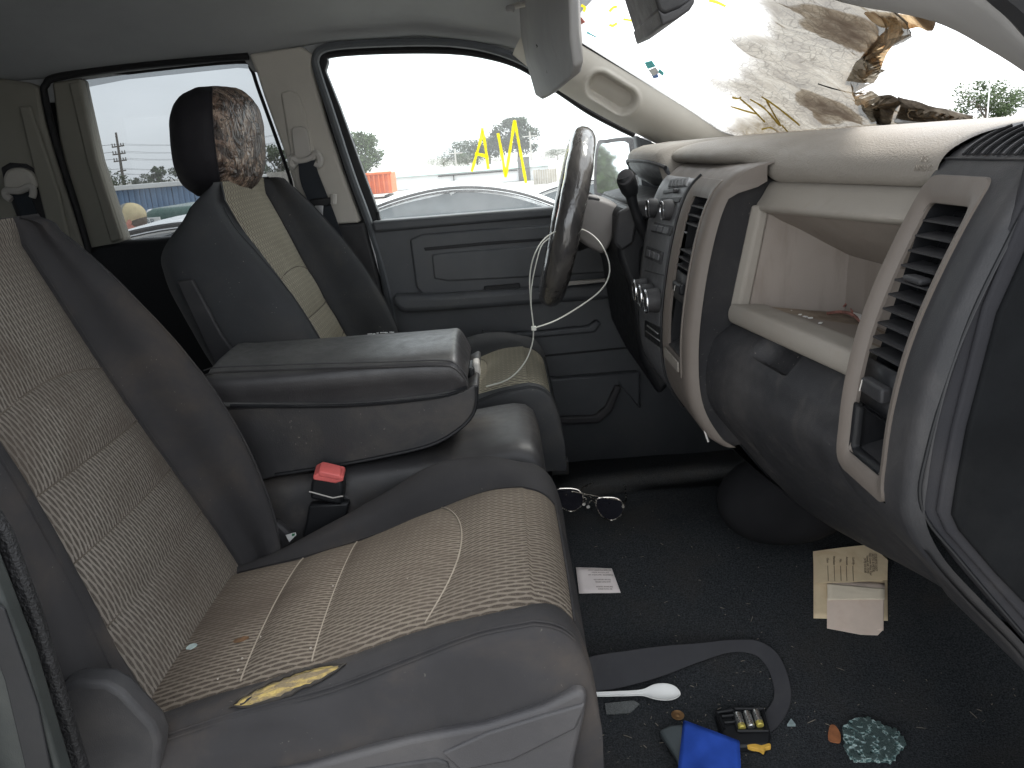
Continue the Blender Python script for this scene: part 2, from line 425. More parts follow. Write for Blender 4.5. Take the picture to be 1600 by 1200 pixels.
o = slab('roof_rail_trim', [(-300, -80), (980, -80), (905, 92), (868, 128), (815, 97), (760, 80), (700, 73), (600, 72), (522, 76), (503, 84), (494, 104), (480, 110), (395, 112), (380, 92), (330, 98), (200, 112), (110, 124), (84, 160), (50, 160), (-300, 170)], 2.19, .05, HEADL, None, .004)
o['kind'] = 'structure'
# ---- rear quarter: C pillar trim with its belt anchor
cp = thing('rear_pillar_trim', V(-1.2, 2.17, .69), 'grey beige rear pillar trim panel at the far left edge', 'trim panel')
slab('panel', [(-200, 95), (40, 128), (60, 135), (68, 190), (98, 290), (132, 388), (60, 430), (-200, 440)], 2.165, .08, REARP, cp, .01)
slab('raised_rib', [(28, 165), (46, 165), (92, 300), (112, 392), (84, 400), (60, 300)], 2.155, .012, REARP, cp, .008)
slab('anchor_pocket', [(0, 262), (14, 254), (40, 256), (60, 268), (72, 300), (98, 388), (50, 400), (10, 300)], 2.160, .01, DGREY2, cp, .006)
# ---- rear door
rd = thing('rear_door', V(-.85, 2.2, .03), 'dark rear door with tinted privacy window behind the driver seat', 'door')
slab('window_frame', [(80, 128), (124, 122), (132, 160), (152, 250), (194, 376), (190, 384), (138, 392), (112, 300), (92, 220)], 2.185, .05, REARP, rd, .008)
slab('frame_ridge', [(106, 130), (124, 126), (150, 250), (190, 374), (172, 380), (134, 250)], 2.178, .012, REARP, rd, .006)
ra = [(124, 128), (200, 114), (370, 97), (392, 108), (404, 140), (440, 240), (456, 292), (450, 312), (434, 318), (424, 336), (380, 366), (240, 374), (200, 377), (190, 366)]
slab('door_panel', [(60, 390), (128, 388), (194, 376), (240, 373), (424, 352), (470, 352), (480, 700), (60, 760)], 2.18, .06, BLACK, rd, .012)
tube('window_seal', cr(px(ra, 2.20), 5, True), .0045, RUBBER, rd, closed=True)
link('window_glass', mesh(px([(104, 112), (250, 92), (404, 84), (424, 130), (474, 300), (462, 344), (420, 384), (186, 396)], 2.212), [tuple(range(8))]), GL_REAR, rd, smooth=False)
tube('weatherstrip', cr(px([(140, 396), (118, 320), (88, 225), (70, 150), (72, 132), (92, 120), (200, 104), (330, 92), (388, 88)], 2.172), 6), .009, RUBBER, rd)
SMOKE = glass('smoked deflector plastic', (.42, .43, .44), .05)
o = link('rain_deflector', mesh(px([(124, 122), (200, 108), (372, 92), (394, 102), (396, 108), (372, 106), (200, 124), (128, 138)], 2.26), [tuple(range(8))]), SMOKE, rd, smooth=False)
# ---- B pillar
bp = thing('door_pillar_trim', V(-.45, 2.18, .69), 'beige pillar trim between the two far side windows', 'trim panel')
slab('panel', [(388, 84), (470, 72), (488, 84), (486, 110), (508, 190), (534, 270), (562, 348), (440, 356), (372, 362), (392, 346), (420, 332), (436, 328), (454, 320), (462, 304), (458, 286), (444, 238), (412, 150), (400, 112)], 2.165, .06, PILLAR, bp, .007)
slab('adjuster_cover', [(438, 145), (452, 140), (466, 146), (476, 172), (510, 320), (512, 350), (480, 352), (462, 290)], 2.158, .01, PILLAR, bp, .005)
slab('lower_panel', [(360, 358), (570, 346), (592, 430), (618, 520), (625, 760), (360, 760)], 2.175, .06, DGREY2, bp, .01)
for a, b in ((449, 338), (462, 340)):
    q = P(a, b, y=2.162); lathe('screw_cap', q, (0, -1, 0), [(0, .006), (.004, .005)], RUBBER, bp, 10)
for q_ in ([(408, 108), (470, 90), (500, 96), (506, 112), (532, 180), (562, 262), (594, 350), (446, 352), (458, 334), (472, 304), (454, 238), (424, 150)], [(40, 130), (100, 128), (118, 190), (148, 300), (180, 384), (120, 392), (60, 240)]):
    slab('backing', q_, 2.205, .02, BLACK, bp, .002)
# ---- seat belts (anchor, D ring, webbing, tongue)
def belt(name, label, anchor, wing, web, tongue, y, stop=None):
    a = P(*anchor[len(anchor)//2], y=y)
    t = thing(name, a, label, 'seat belt', 'seat belts hanging on the far side')
    q = cr(px(anchor, y-.012), 5, True)
    prism('anchor_cover', q, (0, .03, 0), LIGHTP if stop else PILLAR, t, .008, 3)
    tube('belt_guide', cr(px(wing, y-.015), 6), .009, LIGHTP, t)
    L_, R_ = px(web[0], y-.02), px(web[1], y-.02)
    L_, R_ = cr(L_, 5), cr(R_, 5)
    link('webbing', ribbon_me([(p+q)/2 for p, q in zip(L_, R_)], [(q-p)/2 for p, q in zip(L_, R_)], .003), WEB, t)
    if tongue:
        slab('tongue_grip', tongue[0], y-.032, .014, BLACK, t, .003)
        slab('tongue', tongue[1], y-.037, .004, STEEL, t, .001)
        slab('tongue_slot', tongue[2], y-.0385, .002, BLACK, t, 0)
        q = P(*stop, y=y-.03); tube('belt_stop', [q+V(0, 0, -.012), q+V(.004, 0, .012)], .008, LIGHTP, t)
belt('seat_belt', 'black front seat belt hanging from the beige door pillar', [(456, 205), (462, 199), (472, 198), (480, 206), (486, 245), (478, 250), (462, 248)],
     [(462, 262), (455, 257), (457, 248), (466, 252), (480, 250), (488, 246), (494, 240), (500, 248), (498, 258), (492, 256)],
     [[(466, 254), (470, 285), (484, 322), (515, 420), (560, 540)], [(492, 250), (499, 275), (518, 322), (550, 405), (608, 520)]],
     [[(482, 312), (516, 308), (519, 318), (512, 322), (486, 323)], [(492, 321), (505, 321), (504, 341), (491, 341)], [(495, 332), (501, 332), (501, 338), (494, 338)]], 2.158, stop=(520, 311))
belt('seat_belt', 'dark rear seat belt on the rear pillar at the left edge', [(4, 282), (10, 266), (28, 262), (46, 270), (54, 288), (46, 296), (12, 300)],
     [(18, 312), (10, 306), (10, 298), (30, 298), (48, 292), (52, 300), (50, 308)],
     [[(20, 305), (36, 345), (70, 430)], [(46, 302), (66, 350), (110, 450)]], None, 2.152)
# ---- driver's door
dd = thing('driver_door', V(.1, 2.2, .03), "blue grey driver's door with clear window on the far side", 'door')
fa = [(590, 346), (556, 255), (520, 155), (502, 108), (506, 92), (522, 84), (600, 79), (700, 79), (762, 87), (815, 104), (868, 138), (920, 173), (965, 197), (992, 210), (997, 260), (1004, 314), (985, 316), (860, 327), (720, 337)]
# outer frame of the door, between the seal and the glass
tube('window_seal', cr(px(fa[:14], 2.20), 5), .009, RUBBER, dd)
slab('window_frame', [(578, 350), (546, 262), (510, 160), (492, 108), (496, 88), (508, 80), (512, 96), (508, 110), (530, 165), (560, 248), (596, 346)], 2.188, .03, BLACK, dd, .004)
link('window_glass', mesh(cr(px(fa, 2.214), 3, True), [tuple(range(len(fa)*3))]), GL_FRONT, dd, smooth=False)
link('rain_deflector', mesh(px([(503, 104), (508, 88), (524, 79), (600, 74), (700, 74), (770, 84), (815, 98), (868, 132), (862, 134), (812, 106), (765, 92), (700, 81), (600, 82), (540, 87), (512, 93)], 2.262), [tuple(range(15))]), SMOKE, dd, smooth=False)
tube('weatherstrip', cr(px([(628, 560), (606, 445), (578, 352), (548, 270), (518, 178), (496, 112), (493, 92), (502, 78), (530, 71), (600, 67), (690, 66), (755, 74), (810, 92), (850, 116)], 2.168), 6), [.010]*79, GSEAL, dd)
dp = [(576, 350), (720, 339), (860, 328), (1010, 315), (1150, 300), (1180, 700), (1100, 790), (870, 800), (640, 790), (612, 540), (592, 430)]
slab('door_panel', dp, 2.16, .05, DOORM, dd, .012, 4)
slab('belt_ledge', [(580, 346), (720, 335), (860, 324), (1006, 313), (1008, 326), (860, 340), (720, 352), (584, 364)], 2.148, .06, DOORM, dd, .008, 4)
slab('upper_panel', [(640, 374), (660, 366), (760, 358), (880, 350), (1000, 342), (1006, 440), (880, 450), (760, 460), (662, 462), (650, 450)], 2.150, .02, DOORM, dd, .006, 3)
slab('inset_shadow_gap', [(662, 387), (760, 378), (880, 370), (984, 362), (984, 366), (880, 374), (760, 383), (664, 392)], 2.1485, .006, BLACK, dd, .001)
slab('inset_panel', [(674, 398), (700, 394), (860, 383), (980, 376), (984, 424), (860, 432), (700, 440), (678, 436)], 2.146, .02, DOORM, dd, .005, 3)
slab('armrest', [(612, 462), (700, 460), (840, 450), (1010, 438), (1012, 462), (930, 470), (840, 476), (700, 486), (630, 490), (616, 480)], 2.115, .06, DOORM, dd, .014, 4)
slab('pull_slot', [(756, 448), (812, 443), (814, 451), (758, 457)], 2.140, .02, BLACK, dd, .002)
slab('armrest_cap', [(870, 443), (960, 435), (962, 439), (872, 448)], 2.112, .02, LIGHTP, dd, .001)
slab('lower_ridge', [(752, 517), (770, 521), (840, 518), (920, 510), (932, 500), (940, 506), (930, 520), (840, 528), (760, 530)], 2.140, .03, DOORM, dd, .006, 3)
slab('trim_seam', [(640, 575), (760, 563), (870, 553), (1000, 540), (1000, 543), (870, 556), (760, 566), (640, 578)], 2.157, .006, BLACK, dd, .001)
slab('map_pocket', [(640, 590), (870, 592), (1000, 582), (1000, 640), (968, 600), (950, 640), (930, 656), (872, 656), (640, 660)], 2.13, .05, DOORM, dd, .006, 3)
slab('pocket_lip', [(872, 652), (930, 650), (946, 636), (962, 602), (972, 606), (956, 644), (936, 662), (872, 664)], 2.115, .05, TRIM, dd, .006, 3)
q = P(592, 345, y=2.178); tube('lock_pin', [q+V(0, 0, -.01), q+V(-.001, 0, .024)], .0045, BLACK, dd)
slab('mirror_sail', [(993, 211), (1064, 242), (1040, 300), (1030, 318), (1006, 316)], 2.155, .05, DOORM, dd, .006)
slab('sail_strip', [(994, 212), (999, 213), (1013, 312), (1006, 314)], 2.152, .02, GSEAL, dd, .002)
# writing on the window glass, yellow paint marker
YEL = glass('yellow paint marker', (1, .93, .30), .42, (1, .90, .12), .01)
def stroke(name, pts, w, mat, parent, surf, n=6):
    q = [surf(a, b) for a, b in pts]; q = cr(q, n); W_ = []
    for i in range(len(q)):
        t = (q[min(i+1, len(q)-1)]-q[max(i-1, 0)]).normalized(); s_ = t.cross((q[i]-CAM).normalized()).normalized()
        W_.append(s_*w/2*(.75+.35*noise.noise(q[i]*60)))
    return link(name, ribbon_me(q, W_, .0008), mat, parent)
wr = thing('window_writing', P(780, 240, y=2.211), 'yellow paint marker letters written on the driver door window', 'writing')
sf = lambda a, b: P(a, b, y=2.211)
for s_ in ([(754, 200), (751, 218), (745, 240), (737, 268)], [(754, 204), (758, 226), (763, 264)], [(742, 240), (756, 243), (762, 246)], [(778, 208), (784, 240), (790, 277)],
           [(790, 277), (796, 240), (804, 188)], [(804, 188), (810, 220), (822, 286)]):
    stroke('letter_stroke', s_, .0098, YEL, wr, sf)
# ---- A pillar trim, far side, with the moulded grip recess
ap = thing('windshield_pillar_trim', V(.35, 2.12, .8), 'light beige windshield pillar trim with oblong grip recess', 'trim panel')
e1 = cr(px([(800, 88), (862, 134), (920, 170), (960, 192), (1000, 212), (1060, 242), (1110, 270)], 2.168), 6)
e2 = cr(px([(840, 22), (897, 60), (960, 98), (1015, 130), (1070, 160), (1165, 218), (1230, 255)], 2.082), 6)
rec_c = P(953, 148, y=2.125); rec_d = (P(993, 172, y=2.125)-P(915, 124, y=2.125)).normalized(); rec_n = rec_d.cross(V(0, 1, 0)).normalized()
rows = []
NW = 60
L1 = cr(e1, 4); L2 = cr(e2, 4)
for a, b in zip(L1, L2):
    row = []
    for k in range(NW+1):
        t = k/NW; p = a.lerp(b, t); p = p + V(-.01, -.028, -.006)*sin(pi*t)**.8
        w = p-rec_c; l = w.dot(rec_d); n_ = w.dot(rec_n)
        dd_ = math.hypot(max(0, abs(l)-.035), n_)
        p = p + V(.004, .034, .008)*(1-sm(.018, .032, dd_)) - V(0, .002, 0)*math.exp(-((dd_-.036)/.004)**2)
        row.append(p)
    rows.append(row)
link('trim', grid(rows), PILLAR, ap)
o = tube('edge_seal', L2, .0045, RUBBER, ap)
# ---- near A pillar (passenger side) at the top right corner
na = thing('passenger_pillar_trim', V(.5, .8, .85), 'grey pillar trim crossing the top right corner', 'trim panel')
n1 = cr([V(.16, .9, 1.06), P(1280, -8, y=.88), P(1440, 25, y=.88), P(1530, 64, y=.88), P(1610, 105, y=.88), P(1720, 170, y=.88)], 6)
n2 = cr([V(.10, .72, 1.04), P(1420, -80, y=.715), P(1545, 0, y=.715), P(1600, 55, y=.715), P(1660, 120, y=.715), P(1720, 200, y=.715)], 6)
rows = [[a.lerp(b, t)+V(0, 0, -.012)*sin(pi*t) for t in lin(0, 1, 9)] for a, b in zip(n1, n2)]
link('trim', grid(rows), VISOR, na, solid=.004, soff=1)
tube('door_seal', [p+V(.01, -.012, .004) for p in n2], .016, RUBBER, na)
# ---- near side: rocker, door pillar and belt webbing at the lower left corner
nb = thing('near_pillar_trim', V(-.47, .62, .05), 'grey green pillar trim and black seal at the lower left corner', 'trim panel')
PG = M('grey green pillar plastic', (.030, .034, .033), .5, .1, 6, 700, .3, dust=.3, dustc=(.1, .1, .09))
prism('panel', [P(-120, 660, y=.655), P(2, 858, y=.655), P(60, 1010, y=.655), P(125, 1230, y=.655), P(-120, 1300, y=.655)], (0, -.02, 0), PG, nb, .004)
prism('panel_gap', [P(-50, 905, y=.633), P(10, 950, y=.633), P(62, 1100, y=.633), P(88, 1230, y=.633), P(50, 1230, y=.633), P(10, 1060, y=.633)], (0, -.003, 0), BLACK, nb, .001)
FUZZ = M('knobbly black seal', (.010, .010, .011), .6, .3, 30, 260, 1.0, spec=.4, gd=.003)
prism('fuzzy_seal', [P(-60, 720, y=.665), P(12, 835, y=.665), P(60, 965, y=.665), P(140, 1230, y=.665), P(108, 1230, y=.665), P(50, 1010, y=.665), P(-10, 850, y=.665)], (0, .012, 0), FUZZ, nb, .004)
# ---- open passenger door, hinged at the cowl and swung out beyond the right edge of the picture
pd = bpy.data.objects.new('wall_open_door', None); COL.objects.link(pd); pd.location = (.66, .55, -.05); pd['kind'] = 'structure'
hv_ = V(.42, -.91, 0); th_ = V(.91, .42, 0)*.10; h0 = V(.68, .56, 0)
prism('panel', [h0+V(0, 0, -.12), h0+hv_*1.05+V(0, 0, -.12), h0+hv_*1.05+V(0, 0, .69), h0+V(0, 0, .69)], th_, DOORM, pd, .02)
tube('window_frame', [h0+V(0, 0, .69)+th_*.5, h0+hv_*.45+V(0, 0, 1.06)+th_*.5, h0+hv_*1.0+V(0, 0, 1.08)+th_*.5, h0+hv_*1.04+V(0, 0, .69)+th_*.5], .022, BLACK, pd)
link('window_glass', mesh([h0+V(0, 0, .69)+th_*.5, h0+hv_*1.04+V(0, 0, .69)+th_*.5, h0+hv_*1.0+V(0, 0, 1.08)+th_*.5, h0+hv_*.45+V(0, 0, 1.06)+th_*.5], [(0, 1, 2, 3)]), GL_FRONT, pd, smooth=False)
# ---- windshield, burnt and torn on the passenger side
def wsurf(s, tau):
    y = 1.47 + tau*.61
    b = 1-tau*tau
    return V(.204+(.60-.204)*s + b*(.05+.10*s), y, 1.083+(.815-1.083)*s + b*.015)
def whit(u, v):
    def f(p):
        tau = max(-1.4, min(1.4, (p.y-1.47)/.61)); b = 1-tau*tau
        s = (p.z-b*.015-1.083)/(.815-1.083)
        return p.x-(.204+.396*s+b*(.05+.10*s))
    return hit(u, v, f)
hole = [(1462, 38), (1440, 46), (1412, 50), (1390, 66), (1380, 88), (1384, 112), (1376, 104), (1364, 118), (1362, 130), (1370, 140), (1384, 150), (1400, 148), (1425, 162), (1470, 172), (1522, 184), (1560, 182), (1720, 190), (1720, 20), (1600, -10), (1500, 20)]
def inside(pt, poly):
    x, y = pt; c = False
    for i in range(len(poly)):
        (x1, y1), (x2, y2) = poly[i-1], poly[i]
        if (y1 > y) != (y2 > y) and x < (x2-x1)*(y-y1)/(y2-y1)+x1: c = not c
    return c
def pdist(pt, poly):
    best = 1e9; p = Vector(pt)
    for i in range(len(poly)-1):
        a, b = Vector(poly[i]), Vector(poly[i+1]); t = max(0, min(1, (p-a).dot(b-a)/max(1e-9, (b-a).length_squared))); best = min(best, (p-a.lerp(b, t)).length)
    return best
NS, NT = 110, 230
vs = []; at = []
for i in range(NS):
    for j in range(NT):
        p = wsurf(-.06+1.2*i/(NS-1), -1+2*j/(NT-1)); u, v = proj(p)
        d = pdist((u, v), hole[:15]); ins = inside((u, v), hole)
        nz = noise.fractal(p*14, 1, 2, 4); nz2 = noise.fractal(p*5+V(3, 1, 2), 1, 2, 3)
        film = sm(1075, 1225, u+70*nz2+ (v-100)*.25)
        def blob(cu_, cv, ru, rv, a=0):
            x_, y_ = u-cu_, v-cv; x_, y_ = x_*cos(a)+y_*sin(a), -x_*sin(a)+y_*cos(a)
            return math.exp(-((x_/ru)**2+(y_/rv)**2)*1.2)
        soot = min(1, .95*blob(1335, 52, 66, 34, .12)+.55*blob(1270, 20, 70, 24, .2)+.85*blob(1310, 178, 52, 26, .3)+.5*blob(1262, 150, 40, 18, .6)+.4*blob(1420, 178, 60, 14, .2))
        soot = max(0, min(1, soot*(1+.5*nz)))
        # milky stretched bands and curled, wrinkled edge
        if not ins: curl = math.exp(-d/16)
        else: curl = 0
        p = p + V(-.028, 0, -.012)*curl*(.7+.8*nz) + V(-.01, 0, -.012)*film*(nz*.5+nz2*.5)
        vs.append(p); at.append((film, soot, curl*(1-sm(1390, 1440, u)*.2)))
fs = []
for i in range(NS-1):
    for j in range(NT-1):
        c = vs[i*NT+j]; u, v = proj(wsurf(-.06+1.2*(i+.5)/(NS-1), -1+2*(j+.5)/(NT-1)))
        jit = 5*noise.noise(Vector((u*.11, v*.11, 0)))
        if inside((u+jit, v+jit*.7), hole): continue
        fs.append((i*NT+j, i*NT+j+1, (i+1)*NT+j+1, (i+1)*NT+j))
me = mesh(vs, fs)
ca = me.color_attributes.new('burn', 'FLOAT_COLOR', 'POINT')
for i, q in enumerate(at): ca.data[i].color = (q[0], q[1], q[2], 1)
def wsmat():
    a = Mat('burnt laminated windshield'); nt = a.nt; nt.nodes.remove(a.b)
    at_ = nt.nodes.new('ShaderNodeAttribute'); at_.attribute_name = 'burn'
    sp = nt.nodes.new('ShaderNodeSeparateColor'); nt.links.new(at_.outputs['Color'], sp.inputs[0])
    film, soot, curl = [N_(nt, sp.outputs[i]) for i in range(3)]
    n1 = a.noise(22, 6, .65, dist=.6); n2 = a.noise(60, 4, .6)
    ck = a.voro(60, 'DISTANCE_TO_EDGE', a.mapping((1, .55, 1.4))); ck2 = a.voro(130, 'DISTANCE_TO_EDGE', a.mapping((1, .5, 1.6)))
    crack = ck.ramp(.0, .075, 1, 0).m('MAXIMUM', ck2.ramp(0, .08, .75, 0))*film.ramp(.15, .7)*a.noise(9, 3).ramp(.32, .5)
    st = a.noise(10, 5, .7, a.mapping((1, 3.5, 1.5), rot=(.4, .2, .3)), .8)
    c = a.mix(n1.ramp(.35, .7), (.150, .130, .100), (.082, .064, .044))
    c = a.mix(st.ramp(.45, .75)*.6, c, (.26, .245, .21))
    c = a.mix(film.ramp(.3, .95), (.86, .87, .87), c)
    c = a.mix(curl*n2.ramp(.3, .7)*.7, c, (.42, .27, .14))
    c = a.mix((soot+(n1-.5)*.9*soot.ramp(0, .4)+(n2-.5)*.35*soot.ramp(0, .4)).ramp(.0, 1.15, 0, 1, False), c, (.034, .025, .019))
    c = a.mix(crack*.55, c, (.032, .026, .019))
    tr = nt.nodes.new('ShaderNodeBsdfTransparent'); tr.inputs[0].default_value = (.95, .97, .96, 1)
    tl = nt.nodes.new('ShaderNodeBsdfTranslucent'); nt.links.new(c, tl.inputs[0])
    df = nt.nodes.new('ShaderNodeBsdfDiffuse'); nt.links.new(c, df.inputs[0])
    m0 = nt.nodes.new('ShaderNodeMixShader'); m0.inputs[0].default_value = .25
    nt.links.new(tl.outputs[0], m0.inputs[1]); nt.links.new(df.outputs[0], m0.inputs[2])
    m1 = nt.nodes.new('ShaderNodeMixShader')
    f = film.ramp(0, .6, .42, .9).m('MAXIMUM', soot.ramp(.1, .5)).m('MAXIMUM', crack)
    nt.links.new(f.so, m1.inputs[0]); nt.links.new(tr.outputs[0], m1.inputs[1]); nt.links.new(m0.outputs[0], m1.inputs[2])
    bp_ = nt.nodes.new('ShaderNodeBump'); bp_.inputs['Strength'].default_value = .6; bp_.inputs['Distance'].default_value = .004
    nt.links.new(n1.so, bp_.inputs['Height']); nt.links.new(bp_.outputs[0], tl.inputs['Normal']); nt.links.new(bp_.outputs[0], df.inputs['Normal'])
    nt.links.new(m1.outputs[0], a.out.inputs[0]); return a.m
WSM = wsmat()
ws = thing('windshield', V(.7, 1.47, .82), 'cracked windshield with burnt brown torn patch and a large hole', 'windshield')
link('glass', me, WSM, ws)
# curled and folded remains of the burnt plastic layer along the hole
def flap(name, pts, th, mat):
    """pts: rows of (u, v, push towards the cab)"""
    rows = []
    for r_ in pts:
        q = [whit(a, b) - ray(a, b).normalized()*k for a, b, k in r_]; rows.append(cr(q, 5))
    cols = [cr([rows[i][j] for i in range(len(rows))], 5) for j in range(len(rows[0]))]
    g = [[cols[j][i] + V(1, .3, 1)*.0025*noise.noise(cols[j][i]*34) for j in range(len(cols))] for i in range(len(cols[0]))]
    return link(name, grid(g), mat, ws, solid=th)
def charm(name, c1, c2, dk):
    a = Mat(name); n1 = a.noise(16, 4, .55, dist=.6); n2 = a.noise(70, 3)
    ck = a.voro(70, 'DISTANCE_TO_EDGE')
    c = a.mix(n1.ramp(.35, .65), c1, c2); c = a.mix(n2.ramp(.5, .75)*dk, c, (.03, .024, .02)); c = a.mix(ck.ramp(0, .04, .4, 0), c, (.08, .06, .045))
    a.setc(c); a.sett('Roughness', .7); a.bump(n1, .4, .004)
    # thin charred sheet lets some light through
    nt = a.nt; tl = nt.nodes.new('ShaderNodeBsdfTranslucent'); nt.links.new(c, tl.inputs[0]); mx = nt.nodes.new('ShaderNodeMixShader'); mx.inputs[0].default_value = .62
    nt.links.new(a.b.outputs[0], mx.inputs[1]); nt.links.new(tl.outputs[0], mx.inputs[2]); nt.links.new(mx.outputs[0], a.out.inputs[0]); return a.m
CH1 = charm('scorched tan film', (.80, .70, .55), (.48, .32, .18), .12); CH2 = charm('sooty film', (.17, .15, .13), (.40, .37, .33), .55); CH3 = charm('grey wrinkled film', (.70, .68, .63), (.46, .43, .38), .18)
flap('scorched_edge', [[(1352, 18, 0), (1410, 22, .0), (1465, 27, 0)], [(1375, 38, .0), (1420, 34, .012), (1462, 33, .012)], [(1392, 40, .004), (1425, 42, .024), (1460, 44, .018)]], .002, CH1)
flap('curled_edge', [[(1398, 36, 0), (1368, 62, 0), (1345, 90, 0)], [(1404, 44, .014), (1376, 72, .014), (1356, 95, .012)], [(1412, 52, .004), (1386, 84, .016), (1374, 112, .022)]], .002, CH1)
flap('folded_film', [[(1338, 96, 0), (1356, 84, .004), (1374, 92, .01)], [(1330, 112, .0), (1352, 106, .016), (1376, 112, .02)], [(1322, 126, 0), (1345, 128, .006), (1366, 128, .01)]], .002, CH3)
flap('torn_flap', [[(1342, 155, .0), (1360, 142, .01), (1372, 148, .016)], [(1350, 172, .004), (1366, 164, .018), (1376, 172, .02)], [(1362, 190, 0), (1372, 190, .008), (1380, 194, .012)]], .002, CH3)
flap('sooty_flap', [[(1368, 150, .01), (1392, 148, .014), (1412, 158, .012)], [(1366, 172, .014), (1382, 174, .02), (1398, 172, .014)], [(1370, 194, .008), (1384, 195, .01), (1392, 196, .008)]], .002, CH2)
flap('rolled_film', [[(1404, 150, .0), (1450, 164, .004), (1522, 180, .004)], [(1408, 162, .018), (1452, 174, .02), (1520, 184, .01)], [(1400, 184, .004), (1450, 190, .008), (1516, 192, .006)]], .002, CH2)
# shreds hanging at the lower edge
for k in range(16):
    a = R.uniform(1378, 1535); b = itp(a, [1378, 1425, 1470, 1535], [160, 168, 176, 184])
    q = [whit(a, b)-ray(a, b)*.008]; 
    for j in range(3): q.append(q[-1]+V(R.uniform(-.012, .012), R.uniform(-.012, .012), R.uniform(-.008, .004)))
    tube('film_shred', cr(q, 3), R.uniform(.0007, .002), R.choice([CH1, CH2, CH3]), ws, 5)
crk = M('dark crack in glass', (.02, .02, .018), .4, .1, 10, 10, 0)
whi = lambda a, b: whit(a, b)-ray(a, b)*.004
stroke('long_crack', [(1278, 131), (1300, 138), (1330, 145), (1348, 146)], .003, crk, ws, whi)
ww = thing('windshield_writing', whit(1180, 180), 'yellow brown marker scrawl on the lower windshield', 'writing')
for s_ in ([(1156, 154), (1175, 170), (1195, 191)], [(1142, 166), (1160, 172), (1182, 178)], [(1172, 155), (1195, 170), (1218, 196)], [(1190, 151), (1215, 168), (1250, 196)], [(1198, 158), (1208, 176), (1220, 197)], [(1190, 202), (1206, 200), (1224, 213)], [(1144, 152), (1152, 154), (1158, 152)], [(1222, 196), (1236, 212)]):
    stroke('letter_stroke', s_, .0045, M('ochre marker', (.50, .36, .06), .6, .2, 60, 10, 0) if 'ochre marker' not in bpy.data.materials else bpy.data.materials['ochre marker'], ww, whi)
wy = thing('windshield_writing', whit(960, 22), 'pale yellow marker scrawl at the top of the windshield', 'writing')
for s_ in ([(908, 8), (914, 12), (912, 18)], [(952, 18), (958, 12), (964, 10)], [(974, 30), (992, 32), (1003, 28)], [(996, 27), (1004, 29)], [(952, 38), (958, 40), (964, 36)], [(1108, 0), (1120, 3), (1134, 10)]):
    stroke('letter_stroke', s_, .007, YEL, wy, whi)
def sticker(name, label, quads):
    t = thing(name, whit(*quads[0][0][0]), label, 'sticker')
    for pts, m_ in quads:
        prism('print', [whi(a, b) for a, b in pts], (.0008, 0, .0008), m_, t)
TEAL = M('teal sticker', (.10, .62, .66), .5, .1, 80, 10, 0); BLUS = M('blue sticker', (.12, .25, .6), .5, .1, 60, 10, 0); WHS = M('white sticker', (.75, .78, .8), .5, .05, 60, 10, 0); REDS = M('red sticker', (.5, .12, .09), .5, .3, 120, 10, 0)
sticker('registration_sticker', 'small teal and blue sticker on the windshield by the pillar', [([(1007, 98), (1018, 95), (1024, 104), (1012, 108)], TEAL), ([(1013, 110), (1024, 105), (1030, 114), (1020, 119)], WHS), ([(1030, 108), (1037, 114), (1036, 119), (1028, 113)], TEAL), ([(1017, 115), (1026, 113), (1029, 121), (1021, 123)], BLUS)])
sticker('warning_sticker', 'small red sticker on the windshield beside the visor', [([(892, 24), (908, 28), (914, 35), (902, 41), (893, 38)], REDS)])
sticker('tint_strip_mark', 'thin teal mark on the windshield above the pillar', [([(917, 50), (932, 58), (932, 59.5), (917, 52)], TEAL)])
# ================================================================== SEATS
YC = 1.015
nf = V(.928, 0, .371)
WK = 1.
def wi_(z): return WK*sitp(z, [.2, .27, .39, .5, .6, .82], [.168, .174, .166, .156, .152, .152])
def Wd_(z): return sitp(z, [.2, .3, .45, .62, .70, .745, .785], [.235, .254, .262, .258, .251, .241, .222])
def A_(z): return sitp(z, [.2, .3, .42, .55, .66, .75, .83], [.045, .075, .092, .085, .062, .036, .012])
def An_(z): return sitp(z, [.2, .3, .42, .55, .66, .75, .83], [.0, .006, .034, .050, .044, .030, .010])
AND = False
def And_(z): return sitp(z, [.2, .3, .42, .55, .66, .72, .83], [.018, .03, .045, .042, .020, .004, 0])
def nb_(z): return sitp(z, [.2, .62, .70, .74, .785], [-.085, -.085, -.082, -.072, -.028])
BS = 0.; NBK = 1.     # backrest shift and thickness of the seat being built
def backline(z): return V(-.452+BS-.40*(z-.27), YC, z)
SEAMS = [.245, .35, .425, .505, .605, .86]
def ins_n(z, w, wi):
    zz = z + .022*(w/wi)**2*sm(.5, .62, z)
    k = max(i for i in range(len(SEAMS)-1) if zz >= SEAMS[i] or i == 0)
    t = (zz-SEAMS[k])/(SEAMS[k+1]-SEAMS[k]); h = SEAMS[k+1]-SEAMS[k]
    ed = 1-abs(w/wi)**8
    return (.0085*min(1, h/.09)*(max(0, sin(pi*max(0, min(1, t))))**.5) + .012*(1-(w/wi)**2))*ed - .006
